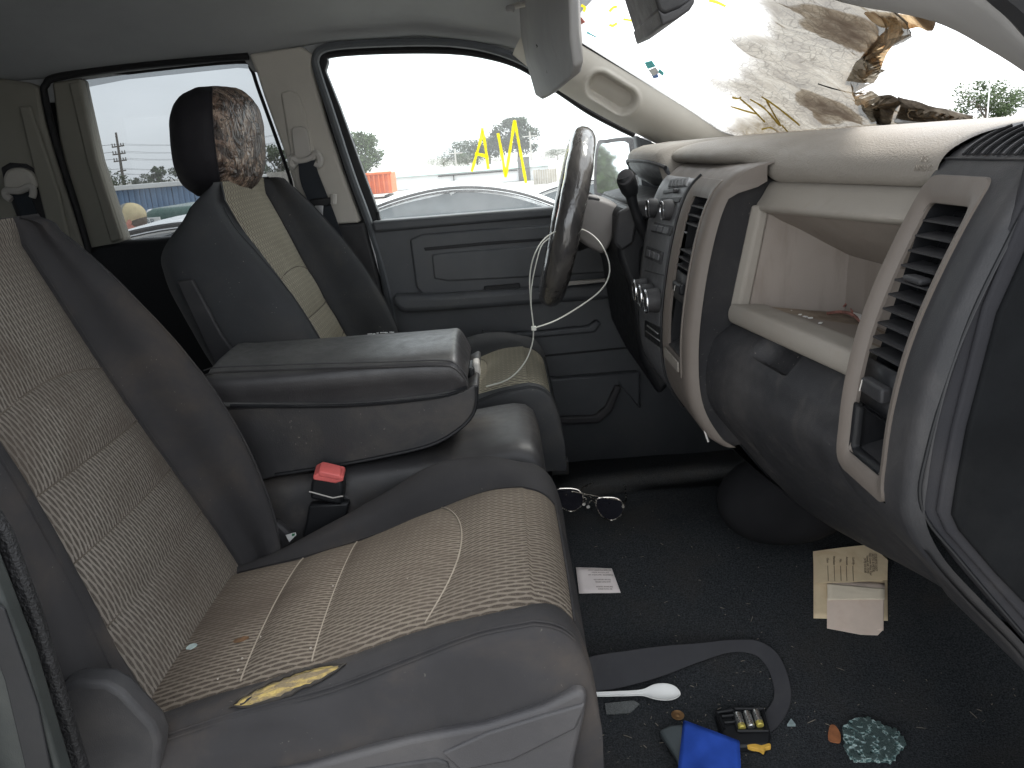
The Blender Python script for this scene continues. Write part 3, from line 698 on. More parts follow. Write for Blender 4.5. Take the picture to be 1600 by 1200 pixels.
def back_row(z, top):
    """front insert points and the cover strip for one height; top 0..1 closes the upper end"""
    wi, Wd, A, An = wi_(z), Wd_(z), A_(z)+(.022 if AND else 0), (And_(z) if AND else An_(z)); Wr = Wd-.047; nb = nb_(z)*NBK
    fr = [(wi*t, ins_n(z, wi*t, wi)) for t in lin(-1, 1, 41)]
    half = lambda A: [(wi, -.006), (wi+.004, .004), (wi+.02, .12*A+.010), ((wi+Wr)/2, .62*A+.008), (Wr, A), (Wd-.016, .72*A), (Wd, .15*A-.012), (Wd-.002, nb*.55), (Wd-.03, nb+.02*min(1, -nb/.05)), (Wd-.085, nb-.002), (0, nb-.014)]
    h3 = cr([Vector((a, b, 0)) for a, b in half(A)], 4); g3 = cr([Vector((a, b, 0)) for a, b in half(An)], 4)
    full = [(p.x, p.y) for p in h3] + [(-p.x, p.y) for p in g3[-2::-1]]
    out = []
    for lst in (fr, full):
        q = []
        for w, n in lst:
            n = n + (.004-n)*top*1.0; w = w*(1-.10*top)
            q.append(backline(z) + V(0, w, 0) + nf*n + V(0, 0, 1)*(.024*math.sqrt(max(0, 1-(1-top)**2)) if top else 0))
        out.append(q)
    return out
cz = dict(X=[-.50, -.44, -.33, -.21, -.12, -.04, .02])
ZN = [.236, .252, .281, .307, .332, .346, .352]       # near insert edge
ZS = [.242, .254, .284, .309, .336, .360, .368]       # near bolster
ZF = [.236, .250, .270, .300, .330, .352, .358]       # far insert edge
ZR = [.222, .236, .282, .338, .378, .386, .372]       # far bolster
FR = [(.02, 0), (.04, .005), (.056, .016), (.068, .034), (.076, .058), (.081, .09), (.083, .13), (.080, .165)]
CS = [-.52, -.338, -.252, -.112, .07]
def cush_row(X, drop):
    x = min(X, .02)
    zn, zs, zf, zr = [sitp(x, cz['X'], q) for q in (ZN, ZS, ZF, ZR)]
    k = drop/.165
    sh = .022*sm(.1, .9, k) + .012*sm(-.02, .05, X)
    ins = []
    wl, wr = -.188+sh, .150-sh
    for t in lin(0, 1, 41):
        w = wl+(wr-wl)*t; z = zn+(zf-zn)*t + .010*sin(pi*t)
        xs_ = X - .045*(1-(2*t-1)**2)*sm(-.25, -.13, X)*(1-sm(-.06, -.0, X))
        j = max(i for i in range(4) if xs_ >= CS[i] or i == 0); tt = max(0, min(1, (xs_-CS[j])/(CS[j+1]-CS[j])))
        ed = 1-abs(2*t-1)**8
        z += ((.0085*(max(0, sin(pi*tt))**.5) if X < .02 else .004*(1-k))+.004)*ed - .004
        ins.append(V(X, YC+w, z-drop))
    zb = .205
    near = [(wl, zn-.004-drop), (wl-.006, zn+.001-drop), (-.215, (zn+zs)/2+.006-drop), (-.243, zs-.002-drop), (-.256, zs-.016-drop*.9), (-.266, (zs*.55+zb*.45)-drop*.4), (-.266, zb+.02), (-.258, zb-.02)]
    far = [(wr, zf-.004-drop), (wr+.006, zf+.001-drop), (.172, (zf*.5+zr*.5)+.008-drop), (.205, zr-drop), (.236, zr-.02-drop*.9), (.254, (zr*.5+zb*.5)-drop*.4), (.256, zb+.02), (.25, zb-.02)]
    nr = cr([Vector((X, YC+w, max(z, zb-.03))) for w, z in near], 4); fr = cr([Vector((X, YC+w, max(z, zb-.03))) for w, z in far], 4)
    dx_ = lambda r: [V(p.x-.017*sm(-.3, .0, p.x), p.y, p.z) for p in r]
    return dx_(ins), dx_(nr), dx_(fr)
def seat(name, off, label, bs=0., nk=1.):
    global BS, NBK, AND, WK
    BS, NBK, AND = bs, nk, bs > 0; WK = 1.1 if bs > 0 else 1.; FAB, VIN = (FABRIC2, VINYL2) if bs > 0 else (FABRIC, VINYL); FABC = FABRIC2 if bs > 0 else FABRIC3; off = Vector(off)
    t = thing(name, V(-.2, YC, .0)+off, label, 'seat', 'front bucket seats')
    sh = lambda rows: [[p+off for p in r] for r in rows]
    def wr(rows, side=False):      # slack cloth: shallow waves, deeper on the lower side panel
        return [[p+off+V(.5, .8 if abs(p.y-YC) > .2 else .1, .5)*(.0022*noise.noise(p*11+V(5, 0, 0))+.0011*noise.noise(p*27)) + (V(0, -.005 if p.y < YC else .005, 0)*max(0, noise.noise(V(p.x*9+p.z*14, 3, p.z*34-p.x*6)))*sm(.33, .27, p.z) if side else V(0, 0, 0)) for p in r] for r in rows]
    # backrest
    zs = lin(.225, .768, 90); rows = [back_row(z, 0) for z in zs] + [back_row(.768+.0012*k, sin(k/10*pi/2)) for k in range(1, 11)]
    ins = [r[0] for r in rows]; cov = [r[1] for r in rows]
    ll = 0; uv = []
    for i, r in enumerate(ins):
        if i: ll += (r[20]-ins[i-1][20]).length
        uv.append([((p.y-YC)*1.0+.5, ll) for p in r])
    link('backrest_insert', grid(sh(ins), uvs=uv, flip=True), FAB, t)
    link('backrest', grid([[q if 1 < j < len(r)-2 else cov[i][j]+off for j, q in enumerate(r)] for i, r in enumerate(wr(cov))], flip=True), VIN, t)
    # piping seams along both bolsters
    for sgn in (-1, 1):
        idx = 16 if sgn > 0 else len(cov[0])-17
        tube('seam', [r[idx]+off+nf*.0005 for r in cov[6:88]], .0016, VIN, t, 5)
        tube('seam', [r[2 if sgn > 0 else -3]+off+nf*.0002 for r in cov[4:90]], .0014, VIN, t, 5)
    # cushion
    sts = [(x, 0) for x in lin(-.50, .012, 95)] + [(p.x, p.y) for p in cr([V(a, b, 0) for a, b in FR], 5)]
    rr = [cush_row(*s) for s in sts]
    cut = next(i for i, s in enumerate(sts) if s[1] > .030)
    ins = [r[0] for r in rr[:cut]]; ll = 0; uv = []
    for i, r in enumerate(ins):
        if i: ll += (r[20]-ins[i-1][20]).length
        uv.append([((p.y-YC)+.5, ll) for p in r])
    link('cushion_insert', grid(sh(ins), uvs=uv, flip=True), FABC, t)
    me = join_me([grid([r_[:1] + w_[1:] for r_, w_ in zip(sh([r[1] for r in rr]), wr([r[1] for r in rr], True))]), grid([r_[:1] + w_[1:] for r_, w_ in zip(sh([r[2] for r in rr]), wr([r[2] for r in rr], True))], flip=True), grid(sh([[q-V(.002, 0, 0) if i == 0 else q for q in r[0]] for i, r in enumerate(rr[cut-1:])]), flip=True)])
    link('cushion', me, VIN, t, angle=0)
    tube('seam', [r[1][12]+off+V(0, -.0006, .0006) for r in rr[8:cut-2]], .0015, VIN, t, 5)
    tube('seam', [r[1][13]+off+V(0, -.0008, .0002) for r in rr[8:cut-2]], .0013, VIN, t, 5)
    tube('seam', [p+off+V(.0008, 0, .0008) for p in rr[cut-1][0]], .0016, VIN, t, 5)
    tube('seam', [r[2][2]+off for r in rr[4:cut]], .0014, VIN, t, 5)
    for k in (1, 2, 3, 4):
        q = []
        for w_ in lin(-.985, .985, 33):
            z = SEAMS[k]
            for _ in range(4): z = SEAMS[k]-.022*w_**2*sm(.5, .62, z)
            wi = wi_(z); q.append(backline(z)+V(0, w_*wi, 0)+nf*(ins_n(z, w_*wi, wi)+.0014)+off)
        tube('quilt_seam', q, .0011, THREAD2, t, 5)
    for k in (1, 2, 3):
        q = []
        for i in range(1, 40):
            t_ = i/40; X = CS[k]
            for _ in range(8): X = CS[k] + .045*(1-(2*t_-1)**2)*sm(-.25, -.13, X)*(1-sm(-.06, -.0, X))
            q.append(cush_row(X, 0)[0][i]+V(0, 0, .0016)+off)
        tube('quilt_seam', q, .0012, THREAD, t, 5)
    box('seat_base', V(-.19, YC, .115)+off, (.46, .44, .20), BLACK, t, bevel=.02)
    for sy in (-.19, .19): box('seat_rail', V(-.17, YC+sy, .02)+off, (.54, .035, .04), STEEL, t, bevel=.004)
    return t
ps = seat('passenger_seat', (0, 0, 0), 'nearest tan and charcoal front seat with torn cushion edge')
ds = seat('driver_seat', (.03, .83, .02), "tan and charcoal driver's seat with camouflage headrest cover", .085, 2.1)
# plastic side shield and recliner cover of the near seat
def nslab(name, pts, y, t, mat, bevel=.006, seg=3): return prism(name, px(pts, y), (0, t, 0), mat, ps, bevel=bevel, seg=seg)
nslab('side_shield', [(215, 1300), (240, 1252), (330, 1226), (480, 1199), (640, 1156), (760, 1134), (850, 1106), (902, 1080), (918, 1086), (914, 1120), (898, 1190), (890, 1300)], .738, .03, TRIM, .01, 4)
nslab('shield_inset', [(470, 1222), (560, 1204), (682, 1186), (700, 1192), (712, 1230), (712, 1300), (470, 1300)], .7355, .006, DGREY2, .003)
nslab('shield_ridge', [(690, 1178), (720, 1206), (800, 1190), (900, 1140), (912, 1112), (915, 1100), (850, 1118), (760, 1146)], .735, .008, TRIM, .003)
nslab('recliner_cover', [(88, 1076), (120, 1066), (165, 1068), (190, 1082), (240, 1135), (250, 1160), (244, 1230), (256, 1300), (120, 1300), (100, 1140)], .742, .03, DGREY2, .007, 3)
# lower side panel of the backrest with its pull strap
# slit in the near bolster with yellow foam showing
def bol_z(p):
    x = p.x; zn = sitp(x, cz['X'], ZN); zs = sitp(x, cz['X'], ZS); k = (p.y-(YC-.243))/.055
    return zs-.002+(zn-zs+.003)*max(-.3, min(1.2, k))+.0075*sin(pi*max(0, min(1, k)))
bh = lambda a, b, up=0: hit(a, b, lambda p: p.z-bol_z(p)-up)
tl_top = [(358, 1104), (385, 1084), (420, 1066), (460, 1051), (500, 1040), (541, 1036)]; tl_bot = [(358, 1104), (390, 1103), (430, 1092), (470, 1076), (505, 1060), (541, 1036)]
FOAM = Mat('yellow seat foam'); f1 = FOAM.noise(160, 5, .7); f2 = FOAM.noise(70, 4, .65, FOAM.mapping((.5, 2, 1)))
FOAM.setc(FOAM.mix(f1.ramp(.55, .75)*.6, FOAM.mix(f2.ramp(.40, .58), (.47, .35, .12), (.21, .165, .10)), (.09, .07, .05))); FOAM.sett('Roughness', 1.0); FOAM.bump(f1, 1, .006); FOAM = FOAM.m
T1 = cr([V(a, b, 0) for a, b in tl_top], 5); B1 = cr([V(a, b, 0) for a, b in tl_bot], 5)
rows = []
for p, q in zip(T1, B1):
    row = []
    for k in lin(0, 1, 9):
        r_ = p.lerp(q, k); h = bh(r_.x, r_.y, .0018); row.append(h+V(0, 0, .0022)*noise.noise(h*120)*sin(pi*k)+V(0, 0, -.0022)*(1-k))
    rows.append(row)
o = link('exposed_foam', grid(rows, flip=True), FOAM, ps); o['label'] = 'yellow foam showing through a slit in the cushion edge'
TORN = M('torn cloth edge', (.028, .025, .022), .95, .3, 60, 800, .6)
for nm, ln in (('torn_lip', T1), ('torn_lip', B1)):
    q = [bh(p.x+R.uniform(-1, 1), p.y+R.uniform(-1.2, 1.2), .0028) for p in ln]
    tube(nm, q, [.0007+.0016*abs(sin(pi*i/(len(q)-1)))*R.uniform(.7, 1.3) for i in range(len(q))], TORN, ps, 6)
# small burn hole and bits on the cushion
ch = lambda a, b: P(a, b, z=.290)
def blobpoly(c, r, n=11, sq=1.0, jag=.3): return [V(c.x+cos(2*pi*i/n)*r*R.uniform(1-jag, 1+jag), c.y+sin(2*pi*i/n)*r*sq*R.uniform(1-jag, 1+jag), 0) for i in range(n)]
def ztop(x, y):
    w = y-YC; t = max(0, min(1, (w+.188)/.338)); x_ = min(x, .02)
    return sitp(x_, cz['X'], ZN)*(1-t)+sitp(x_, cz['X'], ZF)*t + .012*sin(pi*t)
cush_hit = lambda a, b: hit(a, b, lambda p: p.z-ztop(p.x, p.y)-.0045)
def chip(name, parent, u, v, r, mat, sq=1., th=.0015):
    c = cush_hit(u, v); poly = blobpoly(c, r, 11, sq)
    return prism(name, [V(p.x, p.y, ztop(p.x, p.y)+.0028) for p in poly], (0, 0, th), mat, parent)
BURN = M('scorched fabric hole', (.10, .055, .028), .95, .4, 80, 500, .6)
chip('burn_hole', ps, 376, 999, .0085, BURN, .6, .0022)
GLC = M('pale crushed glass', (.34, .42, .42), .2, .25, 90, 300, .3, spec=.6)
def tiny(name, label, cat, u, v, r, mat, sq=.6, th=.003, group=None):
    c = cush_hit(u, v); poly = blobpoly(c, r, 9, sq)
    o = prism(name, [V(p.x, p.y, ztop(p.x, p.y)+.0035) for p in poly], (0, 0, th), mat); return tag(o, label, cat, group)
tiny('glass_chip', 'pale glass chip on the tan cushion near the backrest', 'glass chip', 300, 1013, .009, GLC, .7, .004)
crm = M('pale crumb', (.30, .27, .23), .9, .2, 100, 300, .2)
for k, (u, v) in enumerate(((378, 1028), (449, 963), (526, 969), (407, 994), (466, 949), (372, 1046), (725, 905), (485, 1012), (340, 1060), (640, 940), (560, 880), (520, 915))):
    c = cush_hit(u, v); rr_ = R.uniform(.0009, .0018)
    o = prism('crumb', [V(p.x, p.y, ztop(p.x, p.y)+.003) for p in blobpoly(c, rr_, 6)], (0, 0, .0015), crm)
    tag(o, 'tiny pale crumb on the tan cushion of the near seat', 'crumb', 'crumbs on the near cushion')
# ---- headrests
def camo():
    a = Mat('camouflage satin'); mp = a.mapping((1, 1, .75))
    n1 = a.noise(19, 3, .55, mp, 1.6); n2 = a.noise(30, 4, .6, a.mapping((1, 1, 1.2), rot=(.6, .3, .9)), 2.2); n3 = a.noise(12, 2, .5, a.mapping((1, 1, .5)), 3.0)
    c = a.mix(n1.ramp(.44, .47), (.058, .040, .032), (.165, .108, .078)); c = a.mix(n1.ramp(.55, .58), c, (.34, .25, .19))
    c = a.mix(n2.ramp(.57, .59)*.9, c, (.030, .019, .016)); c = a.mix(n2.ramp(.36, .34), c, (.45, .36, .29))
    c = a.mix((n3-.5).m('ABSOLUTE').ramp(.0, .018, .85, 0), c, (.022, .015, .013))
    a.setc(c); a.sett('Roughness', .36); a.sett('Specular IOR Level', .55)
    w = a.noise(34, 4, .6, a.mapping((1, 1, .8), rot=(.2, .5, .3)), 2.5); w2 = (a.noise(26, 2, .5, a.mapping((1.6, 1.6, .7)), 1.5)-.5).m('ABSOLUTE')
    a.bump(w*.5+w2*1.6, 1.0, .010); return a.m
CAMO = camo()
def headrest(t, c, front, back, hw=.162, hd=.084, hz=.114):
    c = Vector(c); NR, NA = 34, 64; rows = []
    for i in range(NR+1):
        k = -1+2*i/NR; zz = hz*math.copysign(abs(k)**.9, k)
        s_ = (1-abs(k)**3.0)**(1/2.3) if abs(k) < 1 else 0
        wsc = (.93+.07*cos(k*1.2) - .10*max(0, -k)*1.0); lean = .010*k
        ring = []
        for j in range(NA):
            a = 2*pi*j/NA; e = 2/2.7
            n = math.copysign(abs(cos(a))**e, cos(a)); w = math.copysign(abs(sin(a))**e, sin(a))
            n2 = n*hd*s_ if n > 0 else n*hd*.95*s_
            p = c + V(n2 + lean - .018*max(0, n)*abs(w), w*hw*s_*wsc, zz)
            p += (p-c).normalized()*.0022*noise.noise(p*42)
            ring.append(p)
        rows.append(ring)
    # front half (cos a > .12) and the black back and side half
    fr = [j for j in range(NA) if cos(2*pi*j/NA) > .30]; js = sorted(fr, key=lambda j: (j+NA//2) % NA)
    bk = [j for j in range(NA) if cos(2*pi*j/NA) <= .30]; kb = [js[-1]] + bk + [js[0]]
    link('headrest_front', grid([[r[j] for j in js] for r in rows]), front, t, angle=0)
    link('headrest_back', grid([[r[j] for j in kb] for r in rows]), back, t, angle=0)
    for s_ in (js[0], js[-1]): tube('headrest_seam', [r[s_] for r in rows[2:-2]], .0018, back, t, 5)
    for sy in (-.06, .06): tube('headrest_post', [c+V(.0, sy, -.17), c+V(-.005, sy, -.06)], .006, STEEL, t)
BKC = M('black stretch cloth', (.016, .015, .018), .75, .15, 10, 1200, .4, spec=.25)
headrest(ds, (-.572, 1.845, .902), CAMO, BKC)
headrest(ps, (-.80, YC, .945), VINYL, VINYL)
# driver seat lower side trim strip seen between the seats
prism('side_strip', px([(275, 440), (300, 436), (345, 520), (372, 560), (350, 600), (320, 540)], 1.578), (0, .01, 0), DGREY2, ds, .004)
# ---- centre jump seat with the fold-down armrest console
js_ = thing('center_seat', V(-.2, 1.425, .02), 'dark vinyl center seat between the two front seats', 'seat')
rows = []
for X, z, k in [(-.48, .33, 0), (-.40, .345, 0), (-.3, .352, 0), (-.2, .358, 0), (-.1, .364, 0), (-.03, .372, 0), (.0, .374, 0), (.022, .370, 0), (.036, .358, 0), (.044, .335, 0), (.047, .30, 0), (.046, .25, 0), (.043, .20, 0), (.035, .15, 0)]:
    c_ = [(1.288, .14), (1.286, .22), (1.288, z-.06), (1.292, z-.025), (1.302, z-.008), (1.325, z), (1.37, z+.004), (1.43, z+.006), (1.49, z+.004), (1.53, z), (1.552, z-.008), (1.562, z-.025), (1.566, z-.06), (1.568, .22), (1.566, .14)]
    rows.append(cr([V(X, y, max(zz if zz > .14 else .14, min(zz, z))) for y, zz in c_], 3))
link('cushion', grid(rows, flip=True), VINYLS, js_)
box('base', (-.2, 1.425, .09), (.44, .26, .12), BLACK, js_, bevel=.01)
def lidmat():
    """dark vinyl with sheen painted grey into its rubbed top, with fine cracks"""
    a = Mat('sheen topped armrest vinyl'); g = a.nt.nodes.new('ShaderNodeNewGeometry'); sp = a.nt.nodes.new('ShaderNodeSeparateXYZ'); a.nt.links.new(g.outputs['Normal'], sp.inputs[0])
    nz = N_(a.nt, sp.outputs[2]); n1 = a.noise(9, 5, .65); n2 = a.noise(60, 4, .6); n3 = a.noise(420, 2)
    sheen_wear = nz.ramp(.55, .9)*n1.ramp(.25, .65, .35, 1)  # up-facing parts lightened: sheen put into the colour, along with rubbing
    c = a.mix(n1.ramp(.3, .7), (.030, .029, .031), (.042, .040, .041)); c = a.mix(sheen_wear*.8, c, (.125, .125, .12)); c = a.mix(n2.ramp(.6, .72)*sheen_wear*.6, c, (.04, .039, .038))
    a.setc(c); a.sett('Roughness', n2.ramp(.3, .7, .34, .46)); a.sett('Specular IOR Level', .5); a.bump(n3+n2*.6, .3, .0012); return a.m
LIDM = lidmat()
ac = thing('armrest_console', V(-.27, 1.425, .36), 'folded down dark vinyl armrest with storage lid between the seats', 'armrest')
lp = [(318, 586), (345, 581), (450, 577), (540, 574), (620, 572), (690, 570), (712, 576), (728, 594), (731, 603), (722, 611), (700, 616), (640, 624), (560, 632), (470, 634), (375, 634), (330, 630)]
base = px(lp, 1.30); zmin = min(p.z for p in base); zmx = .512
rings = []
for y, zt, ins_ in [(1.312, .470, .012), (1.303, .490, .004), (1.300, .508, 0), (1.303, .519, .0), (1.312, .527, .0), (1.335, .533, 0), (1.38, .538, 0), (1.425, .540, 0), (1.48, .538, 0), (1.52, .532, 0), (1.542, .524, .002), (1.552, .51, .004), (1.553, .49, .008), (1.545, .47, .014)]:
    ring = []
    for p in base:
        k = max(0, min(1, (p.z-zmin)/(zmx-zmin)))
        ring.append(V(p.x-ins_*sm(-.3, -.06, p.x), y, zmin+ (zt-zmin)*k + .004*sm(.8, 1, k)*noise.noise(V(p.x*20, y*20, 1))))
    rings.append(cr(ring, 3, True))
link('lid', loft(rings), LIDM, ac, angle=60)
stl = [V(p.x, 1.2995, p.z) for p in cr(base[:9], 5)]
tube('lid_seam', [p+V(0, .0005, -.001) for p in stl], .002, VINYLS, ac, 6)
tube('lid_seam', [p+V(0, .004, .007) for p in stl], .0012, VINYLS, ac, 5)
bpx = [(290, 632), (372, 632), (470, 633), (560, 632), (640, 625), (700, 617), (726, 609), (746, 600), (747, 622), (741, 648), (720, 672), (676, 698), (600, 716), (520, 731), (432, 745), (300, 766)]
q = cr(px(bpx, 1.306), 4, True); prism('body', q, (0, .238, 0), VINYLS, ac, .014, 5)
q = px([(744, 604), (745, 622), (739, 647), (718, 670), (674, 695), (600, 713), (520, 728), (430, 742)], 1.303); tube('bottom_seam', cr(q, 5), .0028, BLACK, ac, 6)
tube('lid_gap', cr(px([(360, 634), (470, 635), (560, 633), (640, 626), (700, 617), (730, 605)], 1.303), 4), .0035, BLACK, ac, 6)
box('latch', P(741, 575, y=1.40)+V(.004, 0, 0), (.012, .035, .028), LIGHTP, ac, bevel=.004)
box('latch_pocket', P(738, 590, y=1.40), (.012, .06, .05), BLACK, ac, bevel=.004)
# worn white scuffs on the armrest's far edge
for k in range(9):
    u = 583+k*4.4+R.uniform(-1, 1); p = hit(u, 516, lambda p: p.z-.5365+abs(p.y-1.425)*.05)
    o = box('scuff', (p.x, 1.515+R.uniform(-.004, .004), .5345), (.004+R.random()*.003, .002, .0012), WHITEP, ac)
# ---- belt buckle between seat and console
bk = thing('belt_buckle', P(505, 850, y=1.285), 'black seat belt buckle with red button beside the near seat', 'buckle')
prism('stalk', px([(482, 790), (545, 786), (540, 812), (524, 830), (500, 850), (474, 858), (472, 840), (478, 815)], 1.27), (0, .022, 0), BLACK, bk, .004)
prism('housing', px([(486, 752), (498, 744), (534, 752), (536, 766), (534, 790), (484, 780)], 1.262), (0, .036, 0), BLACK, bk, .005, 3)
prism('release_button', px([(489, 744), (500, 738), (535, 746), (537, 752), (524, 756), (489, 750)], 1.2595), (0, .030, .008), REDP, bk, .0025, 3)
prism('button_top', px([(497, 738), (503, 737), (530, 743), (534, 749), (528, 750), (498, 744)], 1.2585), (0, .022, .008), REDP, bk, .0015)
tube('housing_line', px([(483, 768), (520, 778), (536, 775)], 1.2605), .0012, LIGHTP, bk, 5)
prism('second_stalk', px([(532, 770), (548, 778), (552, 800), (540, 812), (528, 800)], 1.288), (0, .012, 0), DGREY2, bk, .003)
# grey belt bracket and paper scrap in the gap
o = tag(prism('gap_bracket', px([(414, 840), (430, 815), (450, 832), (458, 850), (425, 868), (405, 865)], 1.27), (0, .02, 0), TRIM, bevel=.005), 'grey plastic bracket in the gap behind the near cushion', 'bracket')
t = thing('paper_scrap', P(455, 838, y=1.262), 'small white paper scrap stuck in the seat gap', 'paper')
prism('paper', px([(446, 836), (462, 832), (463, 836), (452, 847)], 1.262), (0, .001, 0), WHITEP, t); prism('print', px([(456, 834), (461, 833.5), (460, 837), (456, 838)], 1.2613), (0, .0006, 0), M('green print', (.05, .2, .1), .6, .2, 50, 10, 0), t)
# ================================================================== DASHBOARD
da = thing('dashboard', V(.55, 1.4, .25), 'beige over dark grey dashboard with open bin and tall vents', 'dashboard')
# ---- soft top pad
sx = lambda y: sitp(y, [.70, .86, 1.10, 1.20, 1.27, 1.34, 1.58, 1.70, 2.12], [.455, .443, .402, .383, .362, .345, .343, .35, .42])
sz = lambda y: sitp(y, [.70, 1.10, 1.185, 1.21, 1.27, 1.60, 2.1], [.774, .773, .773, .785, .797, .797, .79])
rows = []
for y in [.845+.012*i for i in range(108)]:
    x0, z0 = sx(y), sz(y); k = (.836-z0)/.063
    pr_ = [(.010, z0-.004), (.0, z0), (-.006, z0+.010*k), (-.004, z0+.024*k), (.010, z0+.038*k), (.045, z0+.051*k), (.11, z0+.058*k), (.22, z0+.061*k), (.36, .832), (.48, .815), (.60, .78)]
    rows.append(cr([V(x0+a, y, b) for a, b in pr_], 5))
link('top_pad', grid(rows), PADM, da)
# faint embossed airbag mark on the pad
EMB = M('embossed pad mark', (.232, .208, .178), .7, .05, 10, 400, .3)
pc = hit(1443, 256, lambda p: p.x-(sx(p.y)-.0068))
for s_, dz_ in (('SRS', .0045), ('AIRBAG', -.0045)): text('embossed_mark', s_, .0085, pc+V(0, 0, dz_), basis((.16, -1, 0), (.12, 0, 1)), EMB, da, depth=.0003)
# ---- fascia above the bin, bin rim and bin interior
TL, BL, TR, BR = V(.366, 1.192, .733), V(.336, 1.192, .600), V(.413, .866, .738), V(.379, .866, .600)
bTL, bBL, bTR, bBR = V(.474, 1.135, .668), V(.470, 1.135, .588), V(.50, .866, .662), V(.495, .866, .580)
rows = []
for y in lin(1.198, .848, 24):
    k = (1.192-y)/.326; top = V(sx(y)+.002, y, .770); lo = TL.lerp(TR, k)
    rows.append(cr([top+V(.012, 0, .002), top, top.lerp(lo, .5)+V(-.002, 0, 0), lo+V(-.001, 0, .004), lo+V(.006, 0, -.003), lo+V(.02, 0, -.005)], 4))
link('bin_fascia', grid(rows, flip=True), BEIGE, da)
def patch(a, b, c, d, n=14, m_=14):
    return grid([[a.lerp(b, j/n).lerp(d.lerp(c, j/n), i/m_)+V(.001, .001, .001)*noise.noise((a.lerp(b, j/n).lerp(d.lerp(c, j/n), i/m_))*25) for j in range(n+1)] for i in range(m_+1)])
dx = V(.006, 0, 0)
box('dash_core', (.74, 1.40, .60), (.44, 1.36, .36), BLACK, da)
box('stack_core', (.45, 1.40, .62), (.14, .34, .30), BLACK, da)
bn = join_me([patch(TL+dx, BL+dx, bBL, bTL), patch(TL+dx, TR+dx, bTR, bTL), patch(bTL, bTR, bBR, bBL), patch(BL+dx, BR+dx, bBR, bBL)])
link('storage_bin', recalc(bn), BINM, da, angle=30)
GRIME = M('brown grime film', (.20, .155, .115), .9, .3, 25, 400, .4, dust=.6, dustc=(.34, .29, .23), ds=20)
q = [BL.lerp(bBL, .15)+V(.006, -.01, .0015), BR.lerp(bBR, .2)+V(0, 0, .0015), bBR+V(-.01, 0, .0015), bBL+V(-.006, -.006, .0015)]
link('bin_floor_grime', mesh(q, [(0, 1, 2, 3)]), GRIME, da, smooth=False)
prism('bin_side_rim', [V(.358, 1.199, .742), V(.326, 1.199, .596), V(.342, 1.199, .590), V(.372, 1.199, .738)], (.010, -.014, 0), BEIGE, da, .004, 3)
rings = []
for k in lin(0, 1, 14):
    c = BL.lerp(BR, k); sec = [(-.010, -.002), (-.013, -.014), (-.008, -.026), (.012, -.026), (.030, -.012), (.034, 0), (.016, .001), (-.004, .002)]
    rings.append(cr([c+V(a, 0, b) for a, b in sec], 3, True))
link('bin_lip', loft(rings), BEIGE, da, angle=60)
# ---- dark strip between stack and bin
Sx_ = lambda z: sitp(z, [.36, .385, .40, .455, .532, .62, .712, .76, .785, .795, .80], [.34, .31, .29, .262, .256, .265, .285, .305, .330, .352, .385])
rows = []
for z, xa, xb in [(z, Sx_(z)+.013, xb) for z, xb in ((.776, .386), (.755, .374), (.735, .364), (.68, .352), (.62, .342), (.58, .336), (.545, .332), (.50, .328), (.45, .33), (.41, .35), (.385, .38))]:
    rows.append([V(xa, 1.180, z), V(xa+.004, 1.183, z), V((xa+xb)/2, 1.192, z), V(xb, 1.204, z), V(xb+.02, 1.206, z)])
link('filler_strip', grid(rows, flip=False), DGREY, da, solid=.003)
# ---- dark shelf and glove box door
Fp = [(.352, .590), (.343, .583), (.308, .558), (.298, .548), (.2925, .534), (.285, .50), (.293, .45), (.345, .378), (.39, .32), (.46, .25), (.56, .20)]
Np = [(.393, .582), (.386, .572), (.366, .538), (.359, .526), (.3545, .511), (.350, .490), (.366, .455), (.402, .408), (.452, .352), (.497, .300), (.57, .25)]
rows = []
for y in lin(1.206, .842, 50):
    k = max(0, (1.2-y)/.335); k = min(k, 1.0); k2 = sm(0, 1, min(1, k))*.35+.65*k
    pts = [V(a[0]+(b[0]-a[0])*k2, y, a[1]+(b[1]-a[1])*k2) for a, b in zip(Fp, Np)]
    e = sm(1.192, 1.206, y)
    pts = [p+V(.012*e+.004*sm(.88, .855, y), 0, 0) for p in pts]
    sp = cr(pts, 6)
    # shallow finger recess in the shelf
    g = math.exp(-((y-1.045)/.040)**8)
    sp = [p + V(.012*g*math.exp(-((i-9)/3.2)**8), 0, -.016*g*math.exp(-((i-9)/3.2)**8)) for i, p in enumerate(sp)]
    rows.append(sp)
link('glove_box', grid(rows, flip=False), DGREY, da)
rows = []
for y in lin(.875, .690, 14):
    k = min(1.0, (1.2-y)/.335); k2 = sm(0, 1, min(1, k))*.35+.65*k
    rows.append([p+V(.0035, 0, 0) for p in cr([V(a[0]+(b[0]-a[0])*k2, y, a[1]+(b[1]-a[1])*k2) for a, b in zip(Fp, Np)], 6)][36:])
link('lower_skirt', grid(rows), DGREY, da)
gp = [V(a+.0, 1.2075, b) for a, b in Fp[2:]]
tube('glove_box_gap', cr(gp, 4), .0022, BLACK, da, 5)
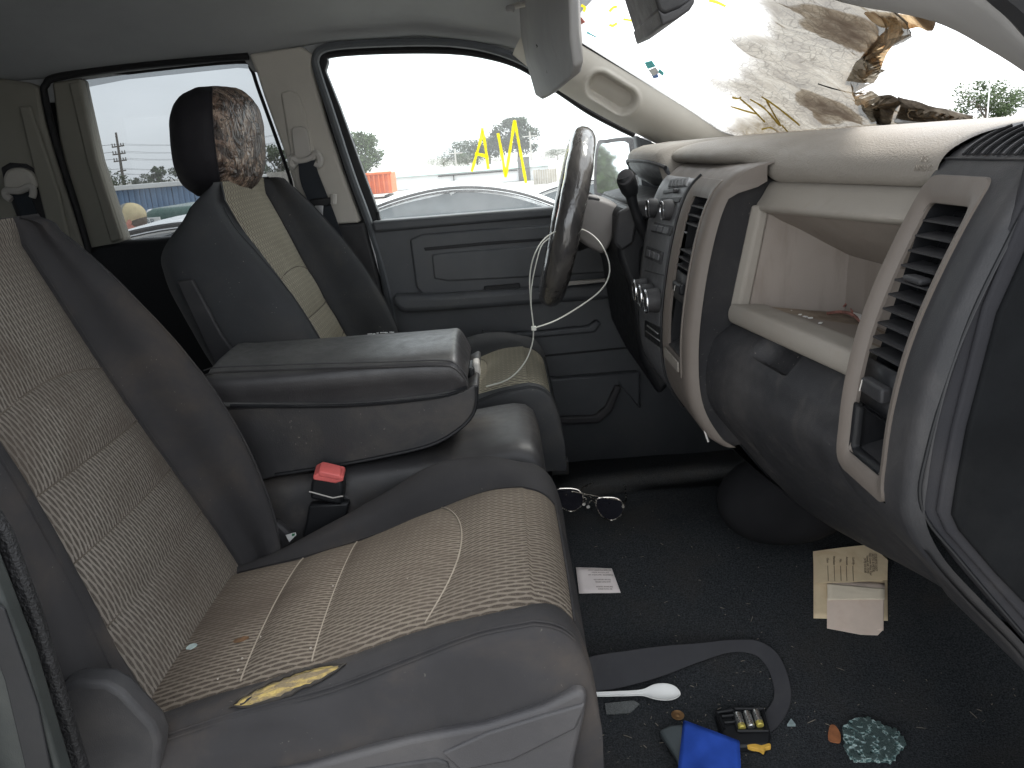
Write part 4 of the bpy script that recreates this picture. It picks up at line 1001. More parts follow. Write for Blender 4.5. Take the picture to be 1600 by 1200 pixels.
# crumbs of dirt in the recess between lip and shelf
# ---- tall passenger vent and its surround
Gx = lambda z: sitp(z, [.30, .345, .405, .45, .49, .53, .58, .64, .70, .765, .795, .812, .828, .838], [.490, .459, .407, .370, .351, .351, .356, .369, .391, .422, .443, .466, .511, .590])
zz = lin(.30, .795, 66) + lin(.80, .838, 20)
yl = [.862, .858, .848] + lin(.842, .708, 34) + [.702, .694, .688, .686]
def vent_pt(y, z):
    x = Gx(z); e = max(sm(.850, .864, y), sm(.700, .684, y) if y < .7 else 0)
    return V(x + .014*e*(1 if y < .75 else sm(.47, .53, z)), y, z)
VB = (.735, .849, .479, .789)      # opening of the taupe bezel: y0, y1, z0, z1
def yb(z, k): return k + (z-.64)*.02
vs = [vent_pt(y, z) for z in zz for y in yl]; fs = []
for i in range(len(zz)-1):
    for j in range(len(yl)-1):
        yc, zc = (yl[j]+yl[j+1])/2, (zz[i]+zz[i+1])/2
        if VB[0]+.006 < yc < VB[1]-.006 and VB[2]+.006 < zc < VB[3]-.006: continue
        w = len(yl); fs.append((i*w+j, i*w+j+1, (i+1)*w+j+1, (i+1)*w+j))
link('vent_surround', mesh(vs, fs), DGREY2, da)
vt = bpy.data.objects.new('side_vent', None); COL.objects.link(vt); vt.parent = da; vt.location = (0, 0, 0)
def rr_path(y0, y1, z0, z1, r, n=6):
    out = []
    for cy, cz_, a0 in ((y1-r, z1-r, 0), (y0+r, z1-r, 90), (y0+r, z0+r, 180), (y1-r, z0+r, 270)):
        for k in range(n+1):
            a = radians(a0+90*k/n); out.append((cy+cos(a)*r, cz_+sin(a)*r))
    return out
def gpt(y, z, off=0): return V(Gx(z)-off, y, z)
def ring_on(f, p1, o1, p2, o2, dense=5):
    """bezel: band between two rounded outlines lying on a dash surface"""
    def dens(p):
        out = []
        for i in range(len(p)):
            a, b = p[i], p[(i+1) % len(p)]; n = max(1, int(math.hypot(b[0]-a[0], b[1]-a[1])/.02))
            for k in range(n): out.append((a[0]+(b[0]-a[0])*k/n, a[1]+(b[1]-a[1])*k/n))
        return out
    N = 160
    def res(p):
        p = p+[p[0]]; L_ = [0]
        for i in range(len(p)-1): L_.append(L_[-1]+math.hypot(p[i+1][0]-p[i][0], p[i+1][1]-p[i][1]))
        return [(itp(L_[-1]*k/N, L_, [q[0] for q in p]), itp(L_[-1]*k/N, L_, [q[1] for q in p])) for k in range(N)]
    a, b = res(p1), res(p2)
    rows = [[f(y, z, -.004) for y, z in a], [f(y, z, o1) for y, z in a]]
    for t in (.25, .5, .75): rows.append([f(a[i][0]+(b[i][0]-a[i][0])*t, a[i][1]+(b[i][1]-a[i][1])*t, o1+(o2-o1)*t*t) for i in range(N)])
    rows += [[f(y, z, o2) for y, z in b], [f(y, z, o2-.004) for y, z in b]]
    return recalc(grid(rows, closed=True))
def liner(f, p, o1, o2): return recalc(grid([[f(y, z, o) for y, z in p] for o in (o1, o2)], closed=True))
link('bezel', ring_on(gpt, rr_path(.738, .846, .482, .786, .012), .003, rr_path(.757, .831, .505, .760, .008), -.006), TAUPE, vt)
link('liner', liner(gpt, rr_path(.7565, .8315, .5045, .7605, .008), -.005, -.06), BLACK, vt)
link('back_cover', grid([[gpt(y, z, -.062) for y in lin(.74, .85, 4)] for z in lin(.49, .78, 20)]), BLACK, vt)
zt = [.744-.0143*i for i in range(10)]
for i, z in enumerate(zt):
    r_ = [[gpt(y, z, -.008)+V(d, 0, d*.10+dz) for y in lin(.758, .830, 5)] for d, dz in ((0, 0), (.022, 0), (.022, -.0016), (0, -.0018), (0, 0))]
    link('slat', grid(r_), DGREY2, vt, smooth=False)
for i in range(4):
    y = .770+.0155*i; link('blade', grid([[gpt(y, z, -.030)+V(d, 0, 0) for d in (0, .02)] for z in lin(.605, .75, 12)]), BLACK, vt, solid=.0015, smooth=False)
link('slat_tab', box_me(gpt(.788, .692, -.008), (.014, .034, .0065)), DGREY2, vt, bevel=.0028, seg=3)
link('vent_block', grid([[gpt(y, z, -.012) for y in (.757, .831)] for z in lin(.560, .606, 5)]), BLACK, vt, solid=.004, soff=0)
link('vent_switch', box_me(gpt(.792, .583, -.006), (.012, .048, .016)), DGREY2, vt, bevel=.003, seg=3)
tube('switch_mark', [gpt(.812, .577, .001), gpt(.811, .589, .001)], .0007, LIGHTP, vt, 5)
link('cubby_floor', mesh([gpt(.757, .507, -.008), gpt(.831, .507, -.008), gpt(.831, .520, -.06), gpt(.757, .520, -.06)], [(0, 1, 2, 3)]), DGREY2, vt, smooth=False)
link('cubby_frame', ring_on(gpt, rr_path(.757, .831, .505, .560, .004), -.006, rr_path(.761, .827, .510, .556, .003), -.010), BLACK, vt)
# defroster grille on top of the surround
tv = bpy.data.objects.new('defroster_vent', None); COL.objects.link(tv); tv.parent = da
link('recess', grid([[V(Gx(z)-.0006, y, z+.0004) for y in lin(.828, .69, 8)] for z in lin(.804, .824, 10)], flip=False), BLACK, tv)
for i in range(10):
    y = .828-.0165*i; q = [V(Gx(z)-.003, y-.010*(1-(z-.803)/.024)**1.5, z+.0012) for z in lin(.803, .826, 7)]
    tube('slat', q, .0017, DGREY2, tv, 6)
tube('frame', [V(Gx(.8005)-.001, y, .8005) for y in lin(.85, .69, 8)], .0015, DGREY2, tv, 6)
# ---- dash end by the door opening
prism('end_cap', px([(1600, 300), (1582, 345), (1504, 520), (1446, 700), (1436, 800), (1500, 884), (1625, 1030), (1760, 1150), (1900, 1100), (1900, 100), (1620, 220)], .689), (0, .012, 0), ENDC, da, .004, 3)
prism('end_band', px([(1640, 250), (1596, 340), (1538, 480), (1490, 670), (1474, 750), (1466, 800), (1480, 832), (1545, 905), (1640, 1012), (1900, 1180), (1900, 150)], .684), (0, .008, 0), ENDC, da, .003, 3)
prism('end_panel', px([(1660, 290), (1612, 380), (1562, 490), (1514, 670), (1498, 755), (1490, 806), (1502, 832), (1560, 900), (1650, 992), (1900, 1120), (1900, 200)], .679), (0, .008, 0), ENDM, da, .003, 3)
tube('end_groove', cr(px([(1606, 318), (1578, 370), (1506, 522), (1450, 700), (1441, 795), (1504, 880), (1630, 1028)], .6885), 6), .0018, BLACK, da, 6)
# ---- centre stack
PZ = [.36, .385, .40, .455, .532, .62, .712, .76, .785, .795, .80]; PXs = [.34, .31, .29, .262, .256, .265, .285, .305, .330, .352, .385]
Sx = lambda z: sitp(z, PZ, PXs)
def spt(y, z, off=0): return V(Sx(z)-off, y, z)
VO = (1.207, 1.336, .495, .773)
zz = lin(.385, .78, 60)+[.784, .788, .791, .794, .797, .7995]
yy = [1.588, 1.586, 1.580] + lin(1.572, 1.205, 70) + [1.196, 1.188, 1.182, 1.178, 1.176]
ex = [.03, .012, .003] + [0]*70 + [.0005, .002, .005, .010, .062]
vs = [V(Sx(z)+(e if e < .06 else .019+sm(.755, .773, z)*max(0, .374-Sx(z)-.019)), y, z) for z in zz for y, e in zip(yy, ex)]; fs = []; w = len(yy)
for i in range(len(zz)-1):
    for j in range(w-1):
        yc, zc = (yy[j]+yy[j+1])/2, (zz[i]+zz[i+1])/2
        if VO[0]+.004 < yc < VO[1]-.004 and VO[2]+.003 < zc < VO[3]-.003: continue
        fs.append((i*w+j, i*w+j+1, (i+1)*w+j+1, (i+1)*w+j))
link('stack_trim', mesh(vs, fs), TAUPE, da)
# underside and lower console
rows = []
for X, z in [(.300, .392), (.318, .378), (.335, .36), (.365, .33), (.41, .29), (.47, .25), (.60, .20)]:
    rows.append([V(X+.01*abs((y-1.39)/.2)**3, y, z) for y in lin(1.60, 1.19, 12)])
link('lower_console', grid(rows), DGREY, da)
sv_ = bpy.data.objects.new('center_vent', None); COL.objects.link(sv_); sv_.parent = da
link('bezel', ring_on(spt, rr_path(1.204, 1.339, .490, .778, .006), .002, rr_path(1.224, 1.320, .516, .752, .004), -.004), TAUPE, sv_)
link('liner', liner(spt, rr_path(1.2235, 1.3205, .5155, .7525, .004), -.005, -.05), BLACK, sv_)
link('back_cover', grid([[spt(y, z, -.05) for y in lin(1.21, 1.333, 4)] for z in lin(.50, .77, 16)]), BLACK, sv_)
for z in (.738, .725, .712, .672, .660, .648):
    r_ = [[spt(y, z, -.006)+V(d, 0, dz) for y in (1.224, 1.320)] for d, dz in ((0, 0), (.02, .001), (.02, -.0008), (0, -.0016), (0, 0))]
    link('slat', grid(r_), DGREY2, sv_, smooth=False)
link('vent_block', grid([[spt(y, z, -.010) for y in (1.224, 1.320)] for z in lin(.596, .638, 4)]), DGREY2, sv_, solid=.004, soff=0)
link('vent_switch', box_me(spt(1.272, .618, -.004), (.010, .055, .016)), BLACK, sv_, bevel=.003)
tube('switch_mark', [spt(1.275, .613, .002), spt(1.274, .622, .002)], .0007, LIGHTP, sv_, 5)
link('cubby_sill', mesh([spt(1.226, .519, -.004), spt(1.319, .519, -.004), spt(1.319, .540, -.05), spt(1.226, .540, -.05)], [(0, 1, 2, 3)]), DGREY2, sv_, smooth=False)
prism('sill_tab', [spt(1.220, .513, .003), spt(1.324, .513, .003), spt(1.324, .497, .0035), spt(1.220, .497, .0035)], (.003, 0, 0), BEIGE, sv_, .001)
# control panel
PANEL = M('slate radio plastic', (.115, .115, .12), .45, .08, 8, 700, .3, dust=.2, dustc=(.16, .16, .16))
rd_ = bpy.data.objects.new('control_panel', None); COL.objects.link(rd_); rd_.parent = da
link('face', grid([[spt(y, z, .0035) for y in lin(1.572, 1.345, 12)] for z in lin(.415, .776, 40)]), PANEL, rd_, solid=.006)
tube('face_edge', [spt(1.345, z, .003) for z in lin(.40, .782, 40)], .0022, BLACK, rd_, 6)
def sh_(u, v): return hit(u, v, lambda p: p.x-Sx(max(.36, min(.80, p.z)))+.0035)
def spatch(name, pts, off, mat, th=.003, bevel=.001):
    q = [sh_(a, b)-V(off, 0, 0) for a, b in pts]; return prism(name, q, (th, 0, 0), mat, rd_, bevel)
spatch('display', [(1049, 279), (1078, 277), (1074, 291), (1044, 294)], .002, PANEL)
for k in range(5): spatch('preset_button', [(1050+k*5.4, 281-k*.4), (1054+k*5.4, 280.6-k*.4), (1051+k*5.6, 291-k*.4), (1046.5+k*5.6, 291.5-k*.4)], .004, DGREY2)
spatch('disc_slot', [(1039, 297), (1062, 295), (1061, 300), (1037, 302)], .0025, BLACK)
q = sh_(1060, 298); lathe('slot_knob', q-V(.002, 0, 0), (-1, 0, 0), [(0, .004), (.006, .004), (.007, .003)], DGREY2, rd_, 12)
spatch('clock_bar', [(1034, 309), (1066, 308), (1062, 316), (1032, 318)], .002, DGREY2)
for u, v in ((1026, 325), (1050, 328)):
    q = sh_(u, v); lathe('dial', q, (-1, 0, .05), [(0, .017), (.004, .0175), (.014, .0165), (.0165, .015)], DGREY2, rd_, 28)
    me = tube_me([q+V(-.0165, 0, 0)+V(0, cos(a), sin(a))*.0148 for a in [2*pi*i/28 for i in range(28)]], .0014, 6, True); link('dial_ring', me, CHROME, rd_)
spatch('button_block', [(1024, 347), (1054, 354), (1048, 369), (1019, 362)], .0025, DGREY2)
spatch('button_block', [(1012, 384), (1037, 394), (1034, 413), (1009, 402)], .003, DGREY2)
for k in range(3): spatch('key', [(1015+k*7, 389+k*2.8), (1020+k*7, 391+k*2.8), (1018.5+k*7, 401+k*2.8), (1013.5+k*7, 399+k*2.8)], .0055, PANEL)
for k in range(3): spatch('key', [(1024+k*9, 350+k*2), (1031+k*9, 351.5+k*2), (1028+k*9, 361+k*2), (1021+k*9, 359.5+k*2)], .005, PANEL)
spatch('panel_seam', [(1008, 422), (1040, 430), (1040, 431.5), (1008, 423.5)], .0012, BLACK)
for u, v, z_ in ((1011, 452, 0), (1020, 461, 0), (1030, 469, 0)):
    q = sh_(u, v); lathe('climate_dial', q, (-1, 0, .02), [(0, .020), (.004, .0205), (.020, .019), (.023, .0175)], DGREY2, rd_, 30)
    me = tube_me([q+V(-.0225, 0, 0)+V(0, cos(a), sin(a))*.0185 for a in [2*pi*i/30 for i in range(30)]], .0022, 8, True); link('dial_ring', me, CHROME, rd_)
spatch('lower_slot', [(1012, 507), (1029, 520), (1029, 523), (1012, 510)], .002, STEEL)
spatch('lower_slot', [(1010, 516), (1032, 532), (1032, 534), (1010, 518)], .002, STEEL)
spatch('lower_cap', [(1008, 500), (1034, 512), (1034, 545), (1008, 526)], .001, BLACK)
# ---- cluster hood in front of the driver
hd_ = bpy.data.objects.new('gauge_hood', None); COL.objects.link(hd_); hd_.parent = da
rows = []
for X, zt, zbk in [(.302, .800, .0), (.304, .812, 0), (.314, .822, 0), (.34, .830, 0), (.40, .834, 0), (.48, .835, 0), (.60, .832, 0)]:
    rows.append(cr([V(X+.02*abs(k)**3, 1.84+.225*k, zt-.012*abs(k)**4-(.05 if abs(k) > .99 else 0)) for k in lin(-1, 1, 13)], 2))
link('hood_top', grid(rows, flip=False), PADM, hd_)
rows = [[V(X+.02*abs(k)**3, 1.84+.222*k, z-.012*abs(k)**4) for k in lin(-1, 1, 13)] for X, z in [(.303, .800), (.306, .788), (.320, .770), (.36, .745), (.42, .735)]]
link('hood_underside', grid(rows), DOORM, hd_, solid=.004)
tube('hood_lip', [V(.301+.02*abs(k)**3, 1.84+.224*k, .800-.012*abs(k)**4) for k in lin(-1, 1, 25)], .004, DGREY2, hd_, 6)
# driver side lower dash
prism('driver_lower_panel', px([(968, 332), (990, 318), (1040, 330), (1050, 600), (1030, 620), (1000, 560), (982, 445), (966, 400)], 1.66), (0, .44, 0), BLACK, da, .012, 3)
prism('driver_upper_panel', px([(985, 318), (1060, 300), (1080, 330), (1000, 345)], 1.64), (0, .46, 0), DGREY2, da, .008)
prism('column_bezel', px([(966, 332), (985, 322), (998, 334), (990, 380), (972, 392), (960, 380)], 1.648), (0, .02, 0), DGREY2, da, .005)
# heater box bulging out below the dash
rows = []
for i in range(17):
    a = pi*i/16; rr_ = sin(a)**.8
    rows.append([P(1228, 778, y=1.28)+V(.115*cos(2*pi*j/28)*rr_, .075*sin(2*pi*j/28)*rr_, -.075*cos(a)) for j in range(28)])
link('heater_box', grid(rows, closed=True), M('matte black housing', (.011, .011, .012), .9, .2, 12, 300, .5, spec=.1), da)
# metal clip hanging under the console
cl = thing('hanging_clip', P(1098, 640, y=1.195), 'small metal clip hanging below the center stack', 'clip')
prism('plate', px([(1092, 632), (1098, 640), (1106, 655), (1104, 662), (1096, 656), (1092, 645)], 1.19), (0, .003, 0), CHROME, cl, .0008)
tube('wire', cr(px([(1098, 656), (1100, 668), (1104, 682), (1107, 690)], 1.19), 4), .0022, STEEL, cl, 6)
tube('wire', cr(px([(1104, 658), (1110, 668), (1108, 674), (1104, 676)], 1.188), 4), .0015, STEEL, cl, 6)
# ================================================================== STEERING
sw = thing('steering_wheel', V(.14, 1.84, .69), 'dark steering wheel wrapped in glossy wrinkled plastic', 'steering wheel')
WRAP = Mat('glossy plastic wrap'); n1 = WRAP.noise(9, 4, .6, WRAP.mapping((1, 1, .5)), 1.5); n2 = WRAP.noise(28, 3)
WRAP.setc(WRAP.mix(n1.ramp(.35, .65), (.046, .044, .044), (.095, .088, .083))); WRAP.sett('Roughness', .16); WRAP.sett('Specular IOR Level', .7)
WRAP.sett('Coat Weight', .6); WRAP.bump(n1+n2*.25, .55, .010); WRAP = WRAP.m
c0 = V(.146, 1.84, .690); du = V(.262, 0, .965); dn = V(-.965, 0, .262); dy = V(0, 1, 0); rz_ = Matrix.Rotation(-.055, 3, 'Z'); du, dn, dy = rz_ @ du, rz_ @ dn, rz_ @ dy; RW = .168
ringp = [c0+(du*cos(a)+dy*sin(a))*RW for a in [2*pi*i/72 for i in range(72)]]
tube('rim', ringp, [.0275+.0016*noise.noise(p*30) for p in ringp], WRAP, sw, 14, True)
rows = []
for k in lin(0, 1, 12):
    rr_ = .004+(RW-.006)*k; rows.append([c0+(du*cos(a)+dy*sin(a))*rr_+dn*(.003+.004*(1-k**2)+.006*noise.noise(V(cos(a)*rr_*16, sin(a)*rr_*16, 2))) for a in [2*pi*i/60 for i in range(60)]])
link('plastic_wrap', grid(rows, closed=True), M('dull plastic wrap', (.060, .053, .048), .5, .2, 9, 60, .5, spec=.4, gd=.004), sw, solid=.002)
lathe('hub', c0-dn*.03, -dn, [(0, .06), (.01, .065), (.035, .05), (.05, .045)], DGREY2, sw, 28)
for a in (0, 120, 240): tube('spoke', [c0+(du*cos(radians(a+90))+dy*sin(radians(a+90)))*r_-dn*.014 for r_ in lin(.03, RW, 5)], .013, DGREY2, sw, 8)
co = thing('steering_column', P(940, 350, y=1.84), 'grey beige steering column shroud behind the wheel', 'steering column')
COLM = M('column shroud plastic', (.23, .215, .205), .55, .08, 6, 700, .4, dust=.2)
q = [V(p.x, 0, p.z) for p in px([(890, 318), (915, 306), (948, 312), (970, 326), (966, 352), (952, 386), (938, 396), (900, 372), (884, 345)], 1.77)]
rings = []
for y, k in [(1.762, .80), (1.766, .92), (1.78, 1), (1.84, 1.04), (1.90, 1), (1.914, .92), (1.918, .8)]:
    cx = sum(p.x for p in q)/len(q); cz_ = sum(p.z for p in q)/len(q)
    rings.append(cr([V(cx+(p.x-cx)*k, y, cz_+(p.z-cz_)*k) for p in q], 3, True))
link('shroud', loft(rings), COLM, co, angle=50)
prism('shroud_patch', px([(902, 314), (920, 306), (938, 310), (936, 334), (924, 347), (900, 346)], 1.764), (0, .012, 0), DGREY2, co, .003)
lathe('shaft', V(.15, 1.84, .67), (.965, 0, -.262), [(0, .035), (.3, .04)], BLACK, co, 16)
gs_ = thing('gear_lever', P(1012, 376, y=1.62), 'black column gear lever with round end knob', 'gear lever')
kn = P(981, 288, y=1.615); bs = P(1014, 380, y=1.64); ax = (kn-bs).normalized()
tube('stalk', cr([kn-ax*.01, kn.lerp(bs, .45)+V(-.004, 0, 0), bs], 6), [.0125-.0035*min(1, i/6) if i < 7 else .0105 for i in range(13)], BLACK, gs_, 10)
ka = (ax*.35+V(-.50, -.80, .25)).normalized()
lathe('knob', kn-ax*.022, ax, [(0, .0125), (.010, .0165), (.026, .0185), (.036, .0175), (.040, .0155)], BLACK, gs_, 24)
lathe('knob_cap', kn+ax*.0165-ka*.001+V(0, -.006, -.002), ka, [(0, .0165), (.004, .016), (.005, .014)], TRIM, gs_, 24)
link('boot', loft([[bs+ax*d+V(0, 0, -.01)+(V(1, 0, 0)*cos(a)+V(0, 1, 0)*sin(a))*r_*(1+.12*sin(5*a)) for a in [2*pi*i/24 for i in range(24)]] for d, r_ in ((-.07, .036), (-.045, .032), (-.03, .026), (-.01, .02), (.005, .013))]), BLACK, gs_)
# ---- white cable ties looped round the wheel
ct = thing('cable_tie', P(834, 512, y=1.63), 'white cable ties looped around the steering wheel', 'cable tie')
TIE = M('milky nylon', (.62, .62, .56), .4, .04, 20, 10, 0, spec=.45)
lp = [(760, 604, 1.60), (795, 592, 1.60), (820, 566, 1.61), (832, 535, 1.62), (833, 508, 1.62), (829, 470, 1.63), (828, 430, 1.63), (835, 398, 1.63), (850, 374, 1.64), (872, 360, 1.67), (895, 356, 1.72), (918, 362, 1.70), (938, 380, 1.66), (951, 408, 1.64), (951, 432, 1.63), (938, 454, 1.62), (910, 476, 1.62), (870, 500, 1.62), (834, 513, 1.62)]
tube('tie', cr([P(a, b, y=y) for a, b, y in lp], 6), .0026, TIE, ct, 6, flat=.55, up=(0, 1, 0))
lp2 = [(834, 512, 1.615), (830, 480, 1.625), (831, 445, 1.625), (838, 410, 1.625), (846, 384, 1.635), (858, 372, 1.65)]
tube('tie', cr([P(a, b, y=y) for a, b, y in lp2], 6), .0022, TIE, ct, 6, flat=.55, up=(0, 1, 0))
box('tie_head', P(834, 513, y=1.616), (.010, .008, .009), TIE, ct, bevel=.0015)
# ---- sun visor and mirror
vi = thing('sun_visor', P(800, -40, y=1.9), "grey scratched sun visor folded down on the driver's side", 'sun visor')
vp = [P(886, -70, y=1.46), P(890, 60, y=1.46), P(896, 104, y=1.465), P(892, 120, y=1.50), P(858, 149, y=1.93), P(846, 156, y=2.02), P(836, 150, y=2.06), P(822, 95, y=2.08), P(812, 58, y=2.08), P(806, -60, y=2.06)]
prism('panel', vp, V(.018, 0, .006), VISOR, vi, .006, 4)
SCR = M('dark scratch', (.03, .028, .026), .9, .1, 10, 10, 0)
for a, b, c, d in ((845, 78, 847, 88), (848, 90, 854, 110), (851, 80, 855, 96), (832, 98, 836, 114), (838, 70, 839, 74), (852, 106, 855, 114)):
    n_ = (vp[4]-vp[1]).cross(vp[8]-vp[1]).normalized(); pl = lambda p: (p-vp[1]).dot(n_)
    tube('scratch', [hit(a, b, pl)-ray(a, b)*.0015, hit((a+c)/2+1, (b+d)/2, pl)-ray(a, b)*.0015, hit(c, d, pl)-ray(c, d)*.0015], .0009, SCR, vi, 5)
tube('hinge_arm', [P(795, 12, y=2.0), P(822, 6, y=1.98)], .006, LIGHTP, vi, 8)
box('hinge_mount', P(797, 14, y=2.0), (.02, .03, .012), VISOR, vi, bevel=.004)
mi = thing('rear_view_mirror', P(1050, -40, y=1.4), 'dark rear view mirror at the top edge of the windshield', 'mirror')
prism('housing', px([(1000, -80), (1030, 18), (1040, 22), (1066, 12), (1084, 2), (1087, -10), (1082, -80)], 1.30), (0, .22, 0), DGREY2, mi, .006, 3)
prism('bottom_rim', px([(1028, 14), (1035, 40), (1058, 30), (1078, 16), (1086, 4), (1086, -6), (1062, 12), (1038, 22)], 1.297), (0, .226, 0), TRIM, mi, .004, 3)
tube('stem', [P(1050, -60, y=1.41), P(1090, -160, y=1.41)+V(.06, 0, .05)], .012, BLACK, mi, 8)
# ================================================================== LITTER ON THE FLOOR
def fp(u, v, up=.0): 
    p = fhit(u, v); return p+V(0, 0, up)
def flat(name, pts, up, th, mat, parent=None, bevel=0):
    return prism(name, [fp(a, b, up) for a, b in pts], (0, 0, th), mat, parent, bevel)
def sheet(name, quad, up, mat, parent, n=10, wav=.003, seed=0, solid=.0006):
    a, b, c, d = [V(p[0], p[1], 0) for p in quad]
    rows = [[fp(*(a.lerp(b, j/n).lerp(d.lerp(c, j/n), i/n)).xy) + V(0, 0, up+wav*(.5+.5*noise.noise(V(i*.45, j*.45, seed)))) for j in range(n+1)] for i in range(n+1)]
    return link(name, grid(rows, flip=False), mat, parent, solid=solid, soff=0)
MAN = M('aged manila paper', (.62, .50, .33), .85, .08, 20, 500, .25, dust=.35, dustc=(.45, .30, .16), ds=25)
CRE = M('cream paper', (.68, .60, .47), .85, .05, 16, 500, .2, dust=.15, dustc=(.5, .38, .25), ds=20)
PNK = M('pinkish cream paper', (.68, .56, .47), .85, .06, 16, 500, .2, dust=.25, dustc=(.5, .33, .24), ds=20)
INK = M('faded brown ink', (.13, .095, .075), .9, .2, 60, 10, 0)
pp = thing('paper_packet', fp(1330, 930), 'stack of aged manila envelope and papers on the carpet', 'papers')
sheet('envelope', [(1271, 870), (1386, 873), (1387, 974), (1271, 970)], .003, MAN, pp, seed=1)
sheet('loose_sheet', [(1294, 912), (1382, 917), (1380, 992), (1292, 986)], .006, PNK, pp, seed=2, wav=.002)
prism('torn_sheet_end', [fp(a, b, .007) for a, b in ((1292, 940), (1379, 942), (1380, 990), (1371, 999), (1345, 998), (1292, 988))], (0, 0, .0006), PNK, pp)
sheet('narrow_sheet', [(1292, 920), (1382, 928), (1382, 945), (1293, 946)], .009, CRE, pp, seed=3, wav=.0015)
pf = [(1270, 870), (1316, 864), (1362, 859), (1374, 872), (1387, 884), (1386, 914), (1330, 918), (1272, 920)]
prism('envelope_flap', [fp(a, b, .0095+.001*noise.noise(V(a*.1, b*.1, 0))) for a, b in pf], (0, 0, .0008), MAN, pp)
def floor_basis(u, v):
    c = fp(u, v); n = fn_normal(c); a = (fp(u, v-6)-c); a = (a-n*a.dot(n)).normalized(); return c, Matrix((a, n.cross(a), n)).transposed()
# printed lines run down the sheet; text reads turned a quarter turn
fe = lambda a, b: fp(a, b, .0108)
for u in (1293, 1303, 1313, 1322, 1332): tube('rule_line', [fe(u, 893+(u-1293)*.02), fe(u+1, 917)], .0005, INK, pp, 4)
def ftext(s, u, v, h, up, mat, parent, du_, name='print'):
    """text on the floor papers; du_ = pixel direction in which the line runs"""
    c = fp(u, v, up); xa = fp(u+du_[0]*8, v+du_[1]*8, up)-c; n = fn_normal(c)
    return text(name, s, h, c, basis(xa, n.cross(xa)), mat, parent, depth=.0001)
for i, (s, k) in enumerate((("COURTS LOST", .9), ("AUTO & METAL", .9), ("1551 Lower West Trail", .8), ("Lowell, AR  72745", .8), ("(479) 555-0188", .8))):
    ftext(s, 1368-i*4.2, 888+i*1.2, .0062*k, .0112, INK, pp, (.04, 1))
for i, s in enumerate(('Sold By', 'Amount', 'No.', 'Purchase', 'Date')): ftext(s, 1333-i*10, 886-.2*i, .0052, .0112, INK, pp, (.03, 1))
CARD = M('white card', (.66, .60, .58), .8, .05, 30, 500, .15)
wc = thing('printed_card', fp(940, 912), 'small white printed card on the carpet beside the near cushion', 'card')
sheet('card', [(900, 890), (956, 892), (970, 930), (905, 931)], .004, CARD, wc, 6, .001)
for i in range(9):
    v = 896+i*3.7
    if i in (3, 6): continue
    s = ['To reset the system, press', 'and hold the button', 'WARNING: read before use', '', 'Do not remove this', 'card from vehicle', '', 'See owner booklet', 'for more details'][i]
    c = fp(937+i*1.1, v, .0062); xa = fp(929+i*1.1, v, .0062)-c; n = fn_normal(c); ya = -(n.cross(xa))
    text('print', s, .0036, c, basis(xa, n.cross(xa)), INK, wc, depth=.0001)
# ---- sunglasses
sg = thing('sunglasses', fp(940, 790), 'wire frame sunglasses with dark lenses lying on the carpet', 'sunglasses')
GOLD = M('silver gold wire', (.62, .58, .52), .25, .1, 20, 10, 0, metal=1); DL = M('dark sunglass lens', (.012, .012, .016), .12, .1, 10, 10, 0, spec=.5)
g0 = fp(952, 812).y-.004
def gp_(a, b, dy=0): return P(a, b, y=g0+dy)
lens = cr([gp_(933, 780), gp_(945, 777), (gp_(965, 779)), gp_(974, 790), gp_(970, 805), gp_(955, 813), gp_(940, 806), gp_(932, 792)], 5, True)
prism('lens', lens, (0, .002, 0), DL, sg); tube('rim', lens, .0011, GOLD, sg, 6, True)
l2 = [p+(gp_(870, 766)-gp_(933, 780)) for p in lens]; prism('lens', l2, (0, .002, 0), DL, sg); tube('rim', l2, .0011, GOLD, sg, 6, True)
tube('bridge', cr([gp_(905, 770), gp_(917, 775), gp_(932, 781)], 5), .0012, GOLD, sg, 6); tube('bridge', cr([gp_(893, 768), gp_(935, 776), gp_(968, 782)], 5), .0012, GOLD, sg, 6)
for a, b in ((912, 788), (919, 792)): link('nose_pad', lathe_me(gp_(a, b), (0, 1, 0), [(-.002, .002), (0, .0035), (.002, .002)], 10), LIGHTP, sg)
tube('nose_arm', cr([gp_(930, 786), gp_(923, 782), gp_(918, 790)], 4), .0008, GOLD, sg, 5); tube('nose_arm', cr([gp_(910, 776), (gp_(917, 780)), gp_(912, 787)], 4), .0008, GOLD, sg, 5)
tube('temple', cr([gp_(974, 790), gp_(978, 780, .02), gp_(977, 764, .09), gp_(975, 758, .12)], 5), .0012, GOLD, sg, 6); tube('temple', cr([gp_(884, 773), gp_(905, 764, .03), gp_(925, 755, .08)], 5), .0012, GOLD, sg, 6)
lathe('hinge', gp_(974, 791), (0, 1, 0), [(-.003, .003), (.003, .003)], GOLD, sg, 8)
# ---- belt webbing lying on the floor
fsb = thing('loose_strap', fp(1100, 1040), 'loose dark grey webbing strap looping across the carpet', 'strap')
mid = [(900, 1078), (930, 1072), (970, 1066), (1030, 1052), (1090, 1034), (1140, 1019), (1180, 1020), (1206, 1038), (1220, 1070), (1222, 1100), (1206, 1128), (1185, 1145)]
wv = [(4, -17, .030), (4, -17, .034), (4, -17, .034), (5, -15, .030), (4, -9, .022), (2, -6, .014), (4, -7, .012), (9, -6, .010), (12, 0, .008), (12, 4, .006), (10, 9, .005), (7, 9, .005)]
Lp, Rp = [], []
for (u, v), (du_, dv, up) in zip(mid, wv):
    Lp.append(fp(u+du_, v+dv, up)); Rp.append(fp(u-du_, v-dv, .005+up*.15))
Lp, Rp = cr(Lp, 6), cr(Rp, 6)
link('webbing', ribbon_me([(p+q)/2 for p, q in zip(Lp, Rp)], [(q-p)/2 for p, q in zip(Lp, Rp)], .0022), WEBG, fsb)
